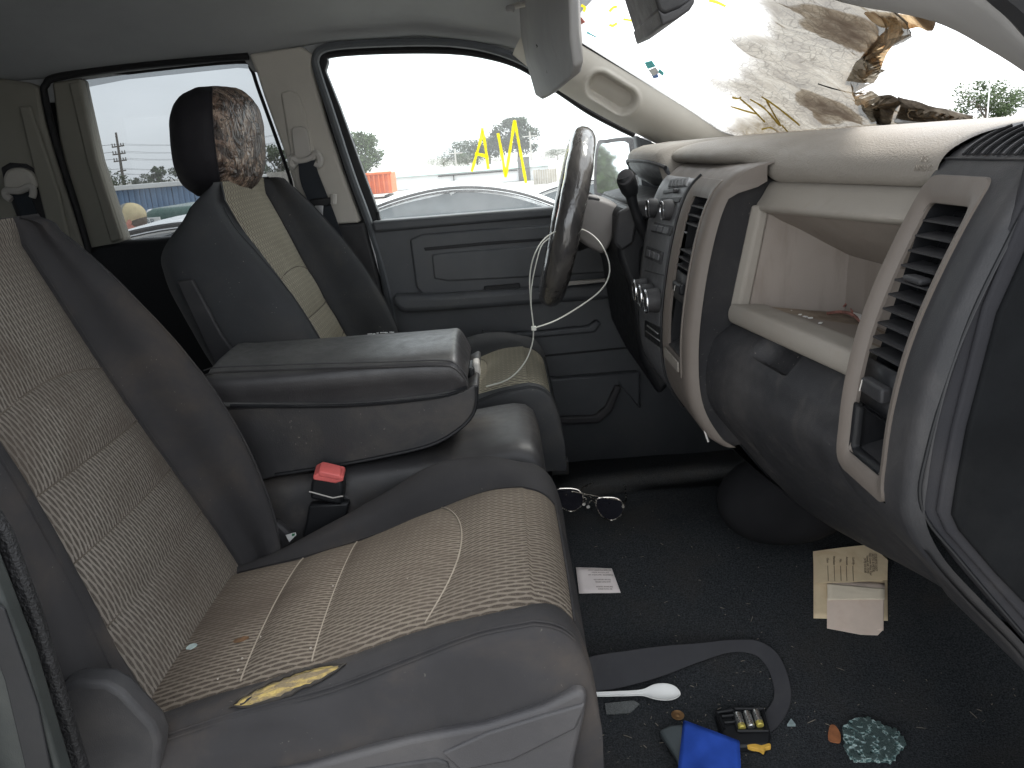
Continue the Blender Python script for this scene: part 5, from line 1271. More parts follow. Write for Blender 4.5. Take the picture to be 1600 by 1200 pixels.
for e in (Lp, Rp): tube('selvedge', e, .0012, WEBG, fsb, 5)
# ---- white plastic spoon
sn = thing('plastic_spoon', fp(1000, 1093), 'white plastic spoon lying on the carpet below the strap', 'spoon')
rows = []
for u, v, hw, dip in [(920, 1096, 3.6, 0), (935, 1095.5, 4.0, 0), (960, 1095, 4.4, 0), (990, 1094, 4.6, 0), (1004, 1093, 5.0, 0), (1012, 1092, 8, .001), (1020, 1091, 12, .003), (1034, 1091.5, 14.5, .005), (1048, 1092.5, 13.5, .005), (1058, 1094, 9.5, .003), (1064, 1095, 2, .0)]:
    row = []
    for k in lin(-1, 1, 9):
        p = fp(u-(k*hw*.12), v+k*hw, .010-dip*(1-k*k)*1.2+.002*abs(k)**2); row.append(p)
    rows.append(row)
link('bowl_and_handle', grid(rows, flip=True), WHITEP, sn, solid=.0014, sub=1)
tube('handle_rib', [fp(930, 1095.5, .012), fp(1006, 1093, .012)], .0012, WHITEP, sn, 6)
# ---- coin, rag, battery tray, leaf, glass, pick
PEN = M('worn copper coin', (.36, .21, .10), .4, .2, 60, 300, .3, metal=.8)
c = fp(1059, 1119); cn = thing('penny', c, 'brown copper coin on the carpet below the spoon', 'coin')
lathe('disc', c+V(0, 0, .001), V(.05, -.12, 1), [(0, .0092), (.0014, .0095), (.0016, .0088), (.0014, .0084)], PEN, cn, 28)
link('relief', lathe_me(c+V(0, 0, .0024), V(.05, -.12, 1), [(0, .004), (.0004, .0032), (.0006, .001)], 9), PEN, cn)
BLU = M('blue microfibre cloth', (.026, .075, .38), .95, .10, 30, 1400, .7, spec=.1)
ca_, cb_, cc_, cd_ = V(1070, 1129, 0), V(1153, 1160, 0), V(1160, 1290, 0), V(1052, 1290, 0)
def raised(u, v, up): return hit(u, v, lambda p: p.z-floor_z(p.x, p.y)-up)
rows = []
for i in range(21):
    row = []
    for j in range(17):
        q = ca_.lerp(cb_, j/16).lerp(cd_.lerp(cc_, j/16), i/20)
        row.append(raised(q.x, q.y, .030+.012*sin(j/16*pi*.9)+.006*noise.noise(V(i*.2, j*.22, 4))))
    rows.append(row)
hem = [r[0]+V(0, 0, .001) for r in rows[::-1]]+[p+V(0, 0, .001) for p in rows[0]]+[r[-1]+V(0, 0, .001) for r in rows]
bc_ = link('blue_cloth', grid(rows), BLU, solid=.004); link('hem', tube_me(hem, .0022, 6), BLU, bc_)
tag(bc_, 'bright blue folded cloth at the bottom edge of the carpet', 'cloth')
WLT = M('slate grey pouch', (.055, .065, .068), .6, .1, 20, 600, .3)
tag(prism('grey_pouch', [raised(a, b, .016) for a, b in ((1030, 1151), (1046, 1143), (1068, 1141), (1082, 1180), (1070, 1230), (1056, 1190))], (0, 0, .012), WLT, bevel=.004), 'slate grey flat pouch tucked under the blue cloth', 'pouch')
bt = thing('battery_tray', fp(1165, 1150), 'black plastic battery tray beside the blue cloth', 'battery tray')
flat('base', [(1116, 1128), (1148, 1122), (1196, 1124), (1204, 1160), (1200, 1176), (1150, 1180), (1130, 1160)], .002, .012, BLACK, bt, .003)
for a, b, c_, d in ((1146, 1126, 1152, 1158), (1192, 1126, 1200, 1158), (1148, 1124, 1194, 1124), (1152, 1159, 1200, 1159), (1118, 1128, 1132, 1156), (1120, 1130, 1146, 1126), (1128, 1136, 1146, 1134), (1132, 1146, 1150, 1144)):
    p, q = fp(a, b, .018), fp(c_, d, .018); tube('divider', [p, q], .0025, BLACK, bt, 6)
SILV = M('silver battery foil', (.62, .62, .60), .3, .05, 20, 10, 0, metal=.9); YB = M('yellow battery band', (.6, .5, .12), .4, .1, 20, 10, 0, metal=.5)
for k, lab in enumerate(('leftmost silver battery in the black tray', 'middle silver battery in the black tray', 'rightmost silver battery in the black tray')):
    a, b = fp(1152+k*14, 1132-k*2.2, .019), fp(1160+k*14, 1156-k*2.0, .019); ax = (b-a).normalized(); l = (b-a).length
    t = thing('battery', a, lab, 'battery', 'batteries in the tray')
    lathe('case', a, ax, [(0, .0048), (.001, .0055), (l*.74, .0055)], SILV, t, 16); lathe('band', a, ax, [(l*.74, .0055), (l*.97, .0055), (l, .0048)], YB if k != 1 else SILV, t, 16); lathe('terminal', a, -ax, [(0, .002), (.0016, .002)], STEEL, t, 10)
    n = V(0, -.55, .83); text('print', 'ALKALINE', .0048, a.lerp(b, .42)+n*.0057, basis(ax, n.cross(ax)), INK, t, depth=.0001)
    tube('stripe', [a+ax*l*.2+V(-.004, -.0035, .0012), a+ax*l*.7+V(-.004, -.0035, .0012)], .0006, YB, t, 5)
TAN = M('golden rubber scrap', (.62, .36, .06), .6, .15, 40, 300, .4)
q = [fp(a, b, .008) for a, b in ((1167, 1177), (1180, 1175), (1190, 1177), (1202, 1174), (1204, 1179), (1196, 1181), (1193, 1187), (1186, 1183), (1174, 1181))]
tag(prism('yellow_scrap', cr(q, 3, True), (0, 0, .006), TAN, bevel=.002), 'golden yellow scrap lying below the black battery tray', 'scrap')
LEAF = M('dry brown leaf', (.22, .085, .035), .7, .25, 60, 500, .4)
q = cr([fp(a, b, .004) for a, b in ((1296, 1140), (1302, 1137), (1308, 1142), (1313, 1152), (1313, 1164), (1306, 1165), (1294, 1160))], 3, True)
lf = tag(prism('dry_leaf', q, (0, 0, .0012), LEAF), 'dry brown leaf beside the crumbled glass', 'leaf')
def gmat():
    a = Mat('crumbled tempered glass'); v1 = a.voro(150, 'F1'); v2 = a.voro(150, 'DISTANCE_TO_EDGE'); n = a.noise(260, 3)
    c = a.mix(n.ramp(.35, .65), (.035, .075, .072), (.16, .25, .24)); c = a.mix(v2.ramp(0, .12, 1, 0), c, (.34, .44, .42))
    a.setc(c); a.sett('Roughness', .18); a.sett('Specular IOR Level', .6); a.bump(v1+n*.5, 1, .006); return a.m
GM = gmat()
gl = thing('glass_slab', fp(1362, 1160), 'crumbled piece of tempered window glass on the carpet', 'glass')
ol = [(1318, 1146), (1328, 1135), (1345, 1129), (1362, 1132), (1380, 1142), (1400, 1150), (1410, 1160), (1414, 1170), (1406, 1176), (1398, 1188), (1390, 1196), (1372, 1194), (1352, 1195), (1335, 1193), (1324, 1182), (1318, 1165)]
q = cr([fp(a, b, .003) for a, b in ol], 4, True); q = [p+V(R.uniform(-.002, .002), R.uniform(-.002, .002), 0) for p in q]
prism('slab', q, (0, 0, .006), GM, gl)
# individual cubes of the slab on its surface
cb = box_me((0, 0, 0), (1, 1, 1)); cen = fp(1364, 1164)
for k in range(170):
    u, v = R.uniform(1318, 1412), R.uniform(1131, 1195)
    if not inside((u, v), ol): continue
    p = fp(u, v, .0095); s_ = R.uniform(.0035, .0065)
    o = bpy.data.objects.new('granule', cb); COL.objects.link(o); o.parent = gl; o.location = p-gl.location; o.scale = (s_, s_*R.uniform(.7, 1.2), .004); o.rotation_euler = (R.uniform(-.3, .3), R.uniform(-.3, .3), R.uniform(0, 3))
cb.materials.append(GM)
WC = M('clear glass shard', (.22, .27, .27), .1, .2, 60, 10, 0, spec=.7)
q = [fp(a, b, .002) for a, b in ((1230, 1137), (1236, 1128), (1243, 1137))]
tag(prism('glass_shard', q, (0, 0, .004), WC), 'small triangular glass shard right of the strap', 'glass shard')
q = [fp(a, b, .003) for a, b in ((945, 1103), (990, 1098), (1000, 1104), (985, 1118), (948, 1120))]
tag(prism('clear_wrapper', q, (0, 0, .0015), M('dusty dark film', (.05, .055, .055), .25, .2, 60, 300, .5)), 'dark crumpled plastic film under the spoon', 'wrapper')
# lint, straw and grit nobody could count
vs, fs = [], []
STRAW = M('pale straw bits', (.17, .15, .12), .9, .3, 200, 10, 0)
for k in range(420):
    u = R.uniform(905, 1590); v = R.uniform(770, 1198)
    if v < itp(u, [900, 1250, 1600], [760, 870, 1080]) and u > 1150: continue
    if R.random() > .35 and not (u < 1300 and v > 1030): continue
    p = fp(u, v, .0025); a = R.uniform(0, pi); l = R.choice([.0015, .002, .003, .004, .007]) if R.random() < .94 else .013; w_ = R.uniform(.0003, .0007)
    d = V(cos(a), sin(a), R.uniform(-.1, .2))*l; s_ = V(-sin(a), cos(a), 0)*w_; b = len(vs)
    vs += [p-d/2-s_, p-d/2+s_, p+d/2+s_, p+d/2-s_, p+V(0, 0, w_*1.5)]; fs += [(b, b+1, b+4), (b+1, b+2, b+4), (b+2, b+3, b+4), (b+3, b, b+4), (b, b+3, b+2, b+1)]
tag(link('carpet_lint', mesh(vs, fs), STRAW, smooth=False), 'pale straw bits and lint scattered over the dark carpet', 'lint', kind='stuff')
# bits in the dash bin
bc = BL.lerp(bBL, .5)
DEB = M('brown red debris', (.22, .10, .08), .8, .4, 80, 300, .3)
zb = lambda a, b: hit(a, b, lambda p: p.z-.588-(.48-p.x)*.05)
t = thing('bin_debris', zb(1335, 497), 'small crumpled wrapper and twigs in the dash bin', 'debris')
tube('twig', cr([zb(1292, 494)+V(0, 0, .004), zb(1312, 494)+V(0, 0, .006), zb(1330, 500)+V(0, 0, .008), zb(1346, 508)+V(0, 0, .004)], 4), .0022, DEB, t, 6)
tube('twig', cr([zb(1318, 490)+V(0, 0, .01), zb(1326, 488)+V(0, 0, .014), zb(1332, 494)+V(0, 0, .004)], 4), .0016, DEB, t, 6)
prism('wrapper', [zb(a, b)+V(0, 0, .006) for a, b in ((1333, 497), (1345, 500), (1356, 512), (1354, 518), (1346, 510))], (0, 0, .002), WHITEP, t)
for k, (u, v) in enumerate(((1234, 489), (1250, 495), (1258, 498), (1266, 500), (1282, 508))):
    p = zb(u, v); tag(box('paint_chip', p+V(0, 0, .003), (.006, .004, .0012), WHITEP, rot=Matrix.Rotation(k, 3, 'Z')), 'tiny white chip lying in the dash bin', 'chip', 'white chips in the dash bin')
# ================================================================== OUTSIDE, seen through the glass
GZ = -.75
LOT = M('pale gravel lot', (.34, .33, .31), .95, .12, .5, 60, .5, spec=.1)
tag(link('ground', grid([[V(x, y, GZ) for x in (-600, -60, -10, 10, 60, 600)] for y in (-300, -20, 0, 10, 60, 900)], flip=True), LOT, smooth=False), None, None, kind='structure')
BARK = M('grey brown bark', (.10, .085, .07), .95, .2, 5, 40, .5)
def leafm(name, c): return M(name, c, .7, .35, 1.2, 10, 0, spec=.2)
LFS = [leafm('oak leaf', (.042, .066, .024)), leafm('dusty leaf', (.050, .070, .033)), leafm('grey green leaf', (.042, .058, .036))]
def tree(label, u0, u1, vt, y, mat, seed, n=4200, group='trees beyond the lot', base=None):
    """u0,u1: picture columns the crown spans; vt: row of its top; y: distance"""
    rr = random.Random(seed)
    uc = (u0+u1)/2; top = P(uc, vt, y=y).z; cx = P(uc, 250, y=y).x; half = abs(P(u1, 250, y=y).x-P(u0, 250, y=y).x)/2
    H = top-GZ; t = thing('tree', V(cx, y, GZ), label, 'tree', group)
    tr = [V(cx, y, GZ), V(cx+.02*H, y, GZ+.25*H), V(cx-.01*H, y, GZ+.5*H)]
    tube('trunk', cr(tr, 4), [.035*H*(1-.06*i) for i in range(9)], BARK, t, 8)
    mes = []
    for k in range(6):
        a = rr.uniform(0, 2*pi); e = V(cx+cos(a)*half*.6, y+sin(a)*half*.6, GZ+H*rr.uniform(.6, .88)); mes.append(tube_me(cr([tr[1].lerp(tr[2], rr.random()), tr[2].lerp(e, .5)+V(0, 0, .05*H), e], 3), [.012*H*(1-.1*i) for i in range(7)], 5))
    link('limbs', join_me(mes), BARK, t)
    cl = []
    for k in range(30):
        a = rr.uniform(0, 2*pi); q = rr.random()**.6; hz = rr.uniform(.32, .93)
        env = math.sqrt(max(.05, 1-((hz-.55)/.45)**2)); cl.append((V(cx+cos(a)*half*q*.82*env, y+sin(a)*half*q*.82*env, GZ+H*hz), half*rr.uniform(.16, .32)))
    vs, fs = [], []; ls = H*.027
    for k in range(n):
        c, r_ = rr.choice(cl); d = V(rr.gauss(0, 1), rr.gauss(0, 1), rr.gauss(0, .8)); d = d.normalized()*r_*rr.uniform(.45, 1.08); p = c+d
        if p.z > top: continue
        a = V(rr.gauss(0, 1), rr.gauss(0, 1), rr.gauss(0, 1)).normalized(); b = a.orthogonal().normalized(); s_ = ls*rr.uniform(.6, 1.5); i = len(vs)
        vs += [p-a*s_, p+b*s_*.5, p+a*s_, p-b*s_*.5]; fs.append((i, i+1, i+2, i+3))
    link('crown', mesh(vs, fs), mat, t, smooth=False)
tree('tall leafy tree left of the driver window behind the orange bin', 520, 612, 205, 60, LFS[0], 1)
tree('tallest round tree behind the yellow window writing', 768, 852, 183, 110, LFS[2], 2, 6500)
tree('lower spreading tree left of the tallest round tree', 690, 800, 218, 112, LFS[2], 3, 6000)
tree('small low tree at the left end of the distant tree row', 655, 730, 242, 115, LFS[1], 4, 3200)
tree('rounded mid height tree between the two yellow letters', 738, 792, 212, 118, LFS[2], 21, 4200)
tree('broad low tree below the yellow letters', 700, 760, 238, 104, LFS[1], 22, 3600)
tree('distant tree seen just left of the steering wheel', 838, 905, 232, 114, LFS[2], 5, 3600)
tree('distant tree seen between steering wheel and side mirror', 890, 960, 232, 116, LFS[1], 6, 2200)
tree('rounded tree seen through the windshield hole', 1470, 1600, 126, 70, LFS[0], 7, 5200)
tree('tree behind the blue wall left of the utility pole', 120, 196, 262, 60, LFS[0], 8, 2400)
tree('tall bushy tree behind the blue wall beside the headrest', 224, 262, 254, 61, LFS[0], 9, 2000)
tree('low tree behind the blue wall just right of the utility pole', 196, 232, 272, 63, LFS[1], 10, 1500)
tree('low tree behind the blue wall next to the driver headrest', 244, 300, 262, 62, LFS[1], 11, 2200)
tree('tree seen through the gap beside the driver headrest', 395, 470, 225, 55, LFS[1], 12, 2200)
tree('pale distant tree seen low through the windshield', 1140, 1240, 178, 130, LFS[2], 13, 2400)
for k in range(9):           # the tree row goes on behind the truck, where the door mirror looks
    x = -40-k*7; H = R.uniform(5, 9); uu = None
    rr = random.Random(100+k); t = thing('tree', V(x*1.1, 16+k*1.2, GZ), 'tree in the row reflected in the door mirror', 'tree', 'mirrored tree row')
    tube('trunk', [V(x*1.1, 16+k*1.2, GZ), V(x*1.1, 16+k*1.2, GZ+H*.5)], .2, BARK, t, 6)
    vs, fs = [], []
    for j in range(1300):
        d = V(rr.gauss(0, 1), rr.gauss(0, 1), rr.gauss(0, 1)).normalized()*rr.uniform(.6, 1); p = V(x*1.1, 16+k*1.2, GZ+H*.62)+V(d.x*H*.42, d.y*H*.42, d.z*H*.38); a = V(rr.gauss(0, 1), rr.gauss(0, 1), rr.gauss(0, 1)).normalized(); b = a.orthogonal().normalized(); s_ = .28; i = len(vs)
        vs += [p-a*s_, p+b*s_*.6, p+a*s_, p-b*s_*.6]; fs.append((i, i+1, i+2, i+3))
    link('crown', mesh(vs, fs), LFS[k % 3], t, smooth=False)
# ---- utility pole with cross arms and wires
WOOD = M('weathered pole wood', (.12, .105, .09), .9, .2, 4, 40, .3)
up_ = thing('utility_pole', V(P(190, 290, y=120).x, 120, GZ), 'tall utility pole with three cross arms seen through the rear window', 'utility pole')
pt, pb = P(181, 207, y=120), P(194, 290, y=120); bx_ = V(pb.x, 120, GZ)
tube('pole', [bx_, pb, pt], [.24, .22, .15], WOOD, up_, 8)
for f, hw in ((.26, .85), (.40, .90), (.53, .90), (.72, .6), (.82, .45)):
    c = pt.lerp(pb, f); tube('cross_arm', [c+V(-hw, 0, -.05), c+V(hw, 0, .05)], .09, WOOD, up_, 6)
    if f < .6:
        for s_ in (-.9, -.5, .5, .9): tube('insulator', [c+V(s_*hw, 0, 0), c+V(s_*hw, 0, .42)], .07, WOOD, up_, 6)
    for s_ in (-.8, .8): tube('wire', [c+V(s_*hw+24*q, 0, .3-3.2*q+3.0*q*q) for q in lin(0, 1, 8)], .018, BLACK, up_, 4); tube('wire', [c+V(s_*hw-60*q, 0, .3-1.0*q) for q in lin(0, 1, 4)], .018, BLACK, up_, 4)
p = P(455, 275, y=120); tube('pole', [V(p.x, 120, GZ), V(p.x, 120, pt.z+.4)], .2, WOOD, up_, 8)
for k, (u, v0, v1, lab) in enumerate(((832, 205, 275, 'thin pale utility pole in front of the tallest tree'), (714, 232, 272, 'thin pale utility pole left of the yellow window writing'))):
    p = P(u, v1, y=95); a = P(u, v0, y=95); t = thing('distant_pole', V(p.x, 95, GZ), lab, 'utility pole'); tube('pole', [V(p.x, 95, GZ), V(p.x, 95, a.z)], .09, LIGHTP, t, 6); tube('cross_arm', [V(p.x-.8, 95, a.z-.5), V(p.x+.8, 95, a.z-.5)], .06, LIGHTP, t, 5)
p = P(1543, 180, y=66); t = thing('distant_pole', V(p.x, 66, GZ), 'thin pale mast in front of the tree in the windshield hole', 'utility pole'); tube('pole', [V(p.x, 66, GZ), V(p.x, 66, P(1543, 134, y=66).z)], .05, WHITEP, t, 6); tube('cap', [V(p.x, 66, P(1543, 134, y=66).z), V(p.x, 66, P(1543, 131, y=66).z)], .07, WHITEP, t, 6)
# ---- blue ribbed metal wall behind the truck
BLUEW = M('blue painted metal', (.15, .26, .42), .5, .1, .6, 10, 0, dust=.2, dustc=(.2, .25, .3), ds=.7)
bw = thing('blue_building', V(-9, 26, GZ), 'long blue metal wall with white roof edge seen through the rear window', 'building')
zt_ = P(200, 296, y=26).z
x0_, x1_ = P(60, 300, y=26).x, P(470, 270, y=26).x
zc0, zc1 = zt_+.0, zt_+.05
for k in range(12):
    xa = x0_+(x1_-x0_)*k/12; xb = x0_+(x1_-x0_)*(k+1)/12
    box('panel', ((xa+xb)/2, 26.1, (GZ+zt_)/2), (xb-xa-.02, .12, zt_-GZ), BLUEW, bw, bevel=.02)
    for j in (.25, .5, .75): box('rib', (xa+(xb-xa)*j, 26.02, (GZ+zt_)/2), (.05, .06, zt_-GZ-.02), BLUEW, bw)
box('roof_edge', ((x0_+x1_)/2, 26.0, zt_+.06), (x1_-x0_, .4, .14), WHITEP, bw, bevel=.02)
box('side_wall', ((x0_+x1_)/2, 28, (GZ+zt_)/2), (x1_-x0_, 3.6, zt_-GZ-.05), BLUEW, bw)
# ---- white steel shed and wooden fence seen in the gap beside the headrest
fg = thing('board_fence', V(P(440, 300, y=14).x, 14, GZ), 'pale weathered board fence seen beside the driver headrest', 'fence')
BRD = M('pale weathered boards', (.42, .38, .33), .9, .2, 2, 40, .3)
for k in range(8): box('board', (P(425, 300, y=14).x+k*.085, 14+.01*(k % 2), (GZ+P(440, 268, y=14).z)/2), (.08, .025, P(440, 268+R.uniform(-1, 1), y=14).z-GZ), BRD, fg)
# ---- orange ribbed bin, white shed, pallet fence
ORG = M('orange painted steel', (.62, .13, .035), .55, .12, 1.5, 10, 0, dust=.3, dustc=(.6, .3, .18), ds=2)
ob = thing('orange_bin', V(P(585, 290, y=38).x, 38, GZ), 'orange ribbed steel bin seen at the left of the driver window', 'dumpster')
xa, xb = P(545, 290, y=38).x, P(612, 290, y=38).x; zt2 = P(590, 271, y=38).z
box('body', ((xa+xb)/2, 39, (GZ+zt2)/2+.1), (xb-xa, 2, zt2-GZ-.2), ORG, ob, bevel=.03)
for k in range(9): box('rib', (xa+(xb-xa)*(k+.5)/9, 37.96, (GZ+zt2)/2+.1), (.07, .12, zt2-GZ-.25), ORG, ob, bevel=.01)
box('top_rail', ((xa+xb)/2, 37.95, zt2), (xb-xa+.1, .16, .1), ORG, ob, bevel=.02)
for k in (.15, .85): box('skid', (xa+(xb-xa)*k, 39, GZ+.06), (.2, 1.8, .12), BLACK, ob)
wsb = thing('white_shed', V(P(740, 290, y=46).x, 46, GZ), 'low white building with pale green roof across the lot', 'building')
xa, xb = P(612, 290, y=46).x, P(858, 280, y=46).x; zt3 = P(740, 268, y=46).z
box('wall', ((xa+xb)/2, 48, (GZ+zt3)/2), (xb-xa, 4, zt3-GZ), PAINTW, wsb, bevel=.03)
TEALR = M('pale green roof sheet', (.25, .34, .31), .6, .08, 1, 10, 0)
prism('roof', [V(xa-.2, 45.8, zt3), V(xa-.2, 50.2, zt3), V(xa-.2, 48, zt3+.30)], (xb-xa+.4, 0, 0), TEALR, wsb)
box('gutter', ((xa*.45+xb*.55), 45.9, zt3-.1), ((xb-xa)*.5, .1, .06), DGREY2, wsb); box('downpipe', (P(709, 280, y=45.8).x, 45.9, (GZ+zt3)/2-.05), (.05, .08, zt3-GZ-.1), DGREY2, wsb)
u0_ = P(812, 280, y=45.7).x; box('door', (u0_+.28, 45.94, GZ+.62), (.62, .1, 1.24), M('weathered grey door', (.13, .13, .125), .7, .2, 3, 10, 0), wsb, bevel=.01)
pf_ = thing('pallet_fence', V(P(850, 290, y=40).x, 40, GZ), 'grey wooden pallets stacked beside the white building', 'fence')
for k in range(10): box('board', (P(836, 290, y=40).x+k*.11, 40+.02*(k % 2), (GZ+P(846, 265, y=40).z)/2), (.095, .03, P(846, 265+R.uniform(-1.5, 1.5), y=40).z-GZ), BRD, pf_)
# ---- parked white cars
def car(label, xr, xf, y0, wid, hr, scale=1.0, glassm=DGLASS, name='parked_car', group='white cars parked beside the truck'):
    """side-on sedan facing +X; xr,xf rear and front of the roof glass"""
    t = thing(name, V((xr+xf)/2, y0+wid/2, GZ), label, 'car', group); L_ = xf-xr; xo = xr
    up = [(-.62, .60), (-.60, .80), (-.50, .96), (-.15, 1.02), (.0, 1.03), (.14, 1.20), (.30, 1.34), (.48, 1.40), (.62, 1.395), (.76, 1.31), (.90, 1.16), (1.02, 1.02), (1.25, .95), (1.45, .84), (1.50, .66), (1.50, .35), (1.2, .22), (-.4, .22), (-.60, .34)]
    pts = [V(xo+a*L_, 0, GZ+b*hr/1.40) for a, b in up]; sp = cr(pts, 4, True)
    rings = []
    for k, ins, dz in [(0, .10, -.02), (.03, .03, 0), (.10, 0, 0), (.2, 0, .005), (.5, 0, .018), (.8, 0, .005), (.90, 0, 0), (.97, .03, 0), (1, .10, -.02)]:
        r_ = []
        for p in sp:
            h = (p.z-GZ)/hr; tum = .14*sm(.72, 1.0, h)*wid*.9       # tumblehome
            yy_ = y0 + wid*k; yy_ = y0+wid/2+(yy_-y0-wid/2)*(1-tum/(wid/2))
            r_.append(V(p.x+(xo+L_*.45-p.x)*ins*.08, yy_, GZ+(p.z-GZ)*(1-ins*.25)+dz*sm(.5, 1, h)))
        rings.append(r_)
    link('body', loft(rings), PAINTW, t, angle=50)
    def gl(name, pts, off, mat, th=.01):
        q = []
        for a, b in pts:
            h = b/1.40; tum = .14*sm(.72, 1.0, h)*wid*.9; q.append(V(xo+a*L_, y0+tum+off, GZ+b*hr/1.4))
        return prism(name, cr(q, 4, True) if len(pts) > 5 else q, (0, th, 0), mat, t)
    gl('side_window', [(.02, 1.03), (.12, 1.12), (.28, 1.25), (.46, 1.32), (.508, 1.325), (.508, 1.03)], -.012, glassm)
    gl('side_window', [(.515, 1.03), (.515, 1.325), (.64, 1.31), (.76, 1.24), (.90, 1.10), (.96, 1.03)], -.012, glassm)
    q = []
    for a, b in [(-.02, 1.02), (.11, 1.13), (.28, 1.27), (.46, 1.345), (.62, 1.335), (.77, 1.255), (.91, 1.115), (1.0, 1.02)]:
        tum = .14*sm(.72, 1.0, b/1.4)*wid*.9; q.append(V(xo+a*L_, y0+tum-.016, GZ+b*hr/1.4))
    tube('chrome_strip', cr(q, 5), .011, CHROME, t, 6)
    q2 = [p+V(0, 0, .03) for p in q]; tube('drip_rail', cr(q2, 5), .014, DGREY2, t, 6)
    for a in (-.28, 1.12):
        for s_ in (0, 1):
            c = V(xo+a*L_, y0+.02+s_*(wid-.04), GZ+.32); w_ = bpy.data.objects.new('wheel', None); COL.objects.link(w_); w_.parent = t; w_.location = V(0, 0, 0)
            dr = -1 if s_ == 0 else 1
            lathe('tyre', c-V(0, dr*.18, 0), (0, dr, 0), [(0, .2), (0, .31), (.02, .325), (.18, .325), (.2, .31), (.2, .2)], RUBBER, w_, 24); lathe('rim', c, (0, dr, 0), [(-.02, .2), (.01, .19), (.0, .06), (.02, .05)], STEEL, w_, 20)
    return t
xr = P(578, 345, y=7.6).x; xf = P(852, 330, y=7.6).x; LL = (xf-xr)/.66
h4 = P(712, 289, y=7.9).z-GZ
car('nearest white sedan parked outside the driver window', xr-.2*LL, xr+.8*LL, 7.5, 1.75, h4)
car('white car behind the sedan, left of the steering wheel', P(828, 300, y=12.2).x-.3, P(900, 295, y=12.2).x+1.4, 12.2, 1.75, P(840, 288, y=12.4).z-GZ)
hv = P(215, 352, y=4.7).z-GZ
car('white car below the rear window in front of the capped person', P(40, 352, y=4.7).x-.4, P(150, 352, y=4.7).x+1.6, 4.6, 1.8, hv)
# ---- pickup with white roof and a sign behind the person
GRN = M('dark green paint', (.04, .10, .085), .3, .05, 2, 10, 0)
gt = thing('green_pickup', V(P(240, 340, y=11).x, 11.5, GZ), 'green vehicle with white roof and lettered board behind the person', 'pickup')
x_, z_ = P(222, 340, y=11.05).x+1.0, P(236, 331, y=11).z
box('cab', (x_, 11.9, GZ+.75), (2.0, 1.7, .95), GRN, gt, bevel=.12, seg=4); box('window_band', (x_, 11.85, P(236, 336, y=11).z), (1.4, 1.5, .12), DGLASS, gt, bevel=.04); box('roof', (x_-.42, 11.8, z_-.02), (1.1, 1.4, .1), PAINTW, gt, bevel=.045, seg=4); box('bed', (x_+1.9, 11.9, GZ+.65), (2.0, 1.7, .6), GRN, gt, bevel=.06)
for a in (-.5, 2.2): lathe('wheel', V(x_+a, 11.05, GZ+.35), (0, 1, 0), [(0, .35), (.2, .35)], RUBBER, gt, 20)
sgx = P(232, 347, y=10.6); box('board', (sgx.x, 10.6, sgx.z), (.30, .03, .105), WHITEP, gt); text('lettering', 'R&R', .10, V(sgx.x, 10.575, sgx.z), basis((1, 0, 0), (0, 0, 1)), M('grey lettering', (.12, .15, .17), .6, .1, 20, 10, 0), gt)
# ---- person with a cap
pe = thing('person', V(P(205, 340, y=6.6).x, 6.6, GZ), 'person in tan and grey cap and red shirt bending beyond the rear window', 'person')
hc = P(206, 341, y=6.6)
def skin_body():
    vs = [V(0, 0, .86), V(0, 0, 1.02), V(-.06, 0, 1.16), V(-.12, 0, 1.25), V(-.16, 0, 1.31),
          V(-.10, -.17, 1.20), V(-.17, -.22, .98), V(-.30, -.20, .84), V(-.36, -.19, .80), V(-.10, .17, 1.20), V(-.17, .22, .98), V(-.30, .20, .84), V(-.36, .19, .80),
          V(0, -.10, .82), V(-.04, -.11, .46), V(.02, -.11, .08), V(-.12, -.12, .03), V(0, .10, .82), V(-.04, .11, .46), V(.02, .11, .08), V(-.12, .12, .03)]
    ed = [(0, 1), (1, 2), (2, 3), (3, 4), (2, 5), (5, 6), (6, 7), (7, 8), (2, 9), (9, 10), (10, 11), (11, 12), (0, 13), (13, 14), (14, 15), (15, 16), (0, 17), (17, 18), (18, 19), (19, 20)]
    rd2 = [.15, .15, .15, .07, .06, .065, .05, .04, .035, .065, .05, .04, .035, .085, .06, .05, .045, .085, .06, .05, .045]
    me = bpy.data.meshes.new('m'); me.from_pydata(vs, ed, []); o = bpy.data.objects.new('body', me); COL.objects.link(o)
    o.modifiers.new('k', 'SKIN'); 
    for i, r_ in enumerate(rd2): me.skin_vertices[0].data[i].radius = (r_, r_)
    me.skin_vertices[0].data[0].use_root = True
    sb = o.modifiers.new('u', 'SUBSURF'); sb.levels = 2; sb.render_levels = 2
    dg = bpy.context.evaluated_depsgraph_get(); m2 = bpy.data.meshes.new_from_object(o.evaluated_get(dg)); bpy.data.objects.remove(o); return m2
SHIRT = M('red shirt cloth', (.36, .075, .06), .9, .15, 12, 300, .3); JEAN = M('denim', (.06, .08, .13), .9, .15, 12, 300, .3); SKIN = M('ruddy skin', (.52, .22, .16), .55, .1, 20, 300, .2)
body = skin_body(); dzz = hc.z-GZ-1.36
for v in body.vertices: v.co = V(v.co.x, v.co.y, v.co.z+dzz*sm(0, 1, v.co.z)) + V(hc.x+.18, 6.6, GZ)
o = link('body', body, [SHIRT, JEAN], pe)
for p in body.polygons: p.material_index = 1 if (p.center.z+pe.location.z-GZ) < .84 else 0
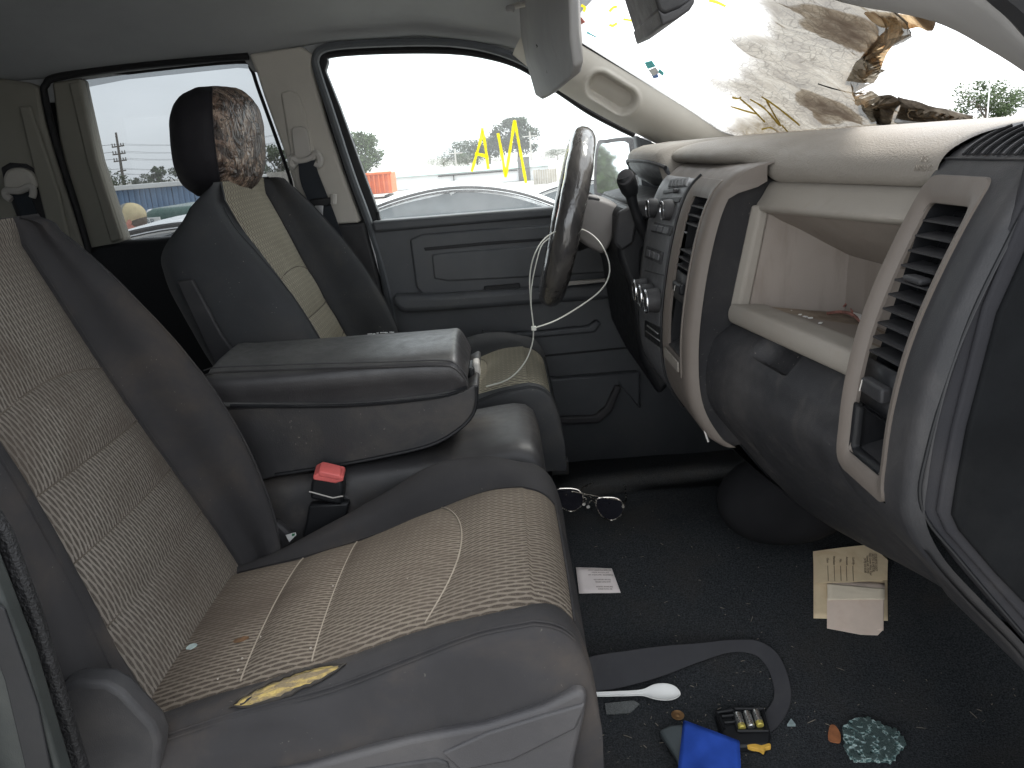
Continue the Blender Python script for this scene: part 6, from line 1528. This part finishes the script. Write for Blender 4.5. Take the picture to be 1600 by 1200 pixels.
# head with face, ears, hair; facing left
def ball(c, r, sx_, sy_, sz_, n=18, fn=None):
    rows = []
    for i in range(n+1):
        a = pi*i/n; rows.append([Vector(c)+V(r*sx_*sin(a)*cos(2*pi*j/24), r*sy_*sin(a)*sin(2*pi*j/24), r*sz_*cos(a)) for j in range(24)])
    if fn: rows = [[fn(p) for p in r_] for r_ in rows]
    return recalc(grid(rows, closed=True))
hd = hc+V(0, 0, -.02)
def face(p):
    d = p-hd
    if d.x < -.05: p = p+V(-.022*math.exp(-((d.y/.018)**2+((d.z+.005)/.025)**2)), 0, 0)+V(.008*math.exp(-(((abs(d.y)-.032)/.016)**2+((d.z-.02)/.014)**2)), 0, 0)
    if d.z < -.06: p = p+V(-.012, 0, 0)
    return p
link('head', ball(hd, .10, .98, .78, 1.18, 26, face), SKIN, pe)
for s_ in (-1, 1): link('ear', ball(hd+V(.01, s_*.078, .0), .03, .6, .35, 1, 8), SKIN, pe); link('eye', ball(hd+V(-.085, s_*.032, .02), .011, .6, 1, .8, 8), WHITEP, pe)
link('mouth', box_me(hd+V(-.088, 0, -.055), (.012, .04, .006)), REDP, pe)
link('hair', ball(hd+V(.018, 0, .012), .10, .93, .80, 1.05, 14), M('grey brown hair', (.10, .08, .06), .9, .2, 30, 300, .4), pe)
CAPT = M('tan cap cloth', (.50, .42, .25), .9, .1, 20, 500, .3); CAPG = M('grey cap cloth', (.22, .22, .20), .9, .1, 20, 500, .3)
cp_ = ball(hd+V(0, 0, .045), .108, 1.05, .86, .86, 20)
link('cap', cp_, CAPT, pe)
cf_ = ball(hd+V(0, 0, .045), .110, 1.05, .86, .86, 20); bm = bmesh.new(); bm.from_mesh(cf_)
bmesh.ops.delete(bm, geom=[f for f in bm.faces if f.calc_center_median().x > hd.x-.015], context='FACES'); bm.to_mesh(cf_); bm.free()
link('cap_front', cf_, CAPG, pe, angle=0)
prism('cap_patch', [hd+V(-.075, -.083, .06), hd+V(-.05, -.093, .06), hd+V(-.05, -.088, .09), hd+V(-.075, -.078, .09)], (0, -.004, 0), WHITEP, pe)
prism('cap_brim', cr([hd+V(-.09, -.06, .045), hd+V(-.17, -.05, .035), hd+V(-.185, 0, .035), hd+V(-.17, .05, .035), hd+V(-.09, .06, .045), hd+V(-.07, 0, .05)], 4, True), (0, 0, .008), WHITEP, pe, .003)
# ---- door mirror outside the driver's window
dm = thing('door_mirror', V(.50, 2.45, .66), "driver's door mirror outside the window reflecting trees", 'mirror')
n_ = V(-.82, -.57, .085).normalized(); m0_ = P(962, 262, y=2.47); pl = lambda p: (p-m0_).dot(n_)
mo = [(930, 226), (945, 218), (975, 214), (986, 216), (990, 226), (997, 300), (994, 310), (975, 312), (935, 308), (926, 296)]
q = cr([hit(a, b, pl) for a, b in mo], 4, True); prism('housing', [p-n_*.004 for p in q], -n_*.07, DGREY2, dm, .012, 3)
mg = [(936, 232), (950, 224), (972, 221), (980, 223), (984, 232), (988, 296), (985, 304), (970, 305), (940, 302), (933, 292)]
MIR = Mat('mirror glass'); MIR.setc((.80, .83, .84)); MIR.sett('Metallic', 1.); MIR.sett('Roughness', .03); MIR = MIR.m
q = cr([hit(a, b, pl)+n_*.002 for a, b in mg], 4, True); prism('mirror_glass', q, -n_*.003, MIR, dm)
tube('mirror_arm', [hit(990, 300, pl), P(1015, 312, y=2.24)], .02, BLACK, dm, 8)
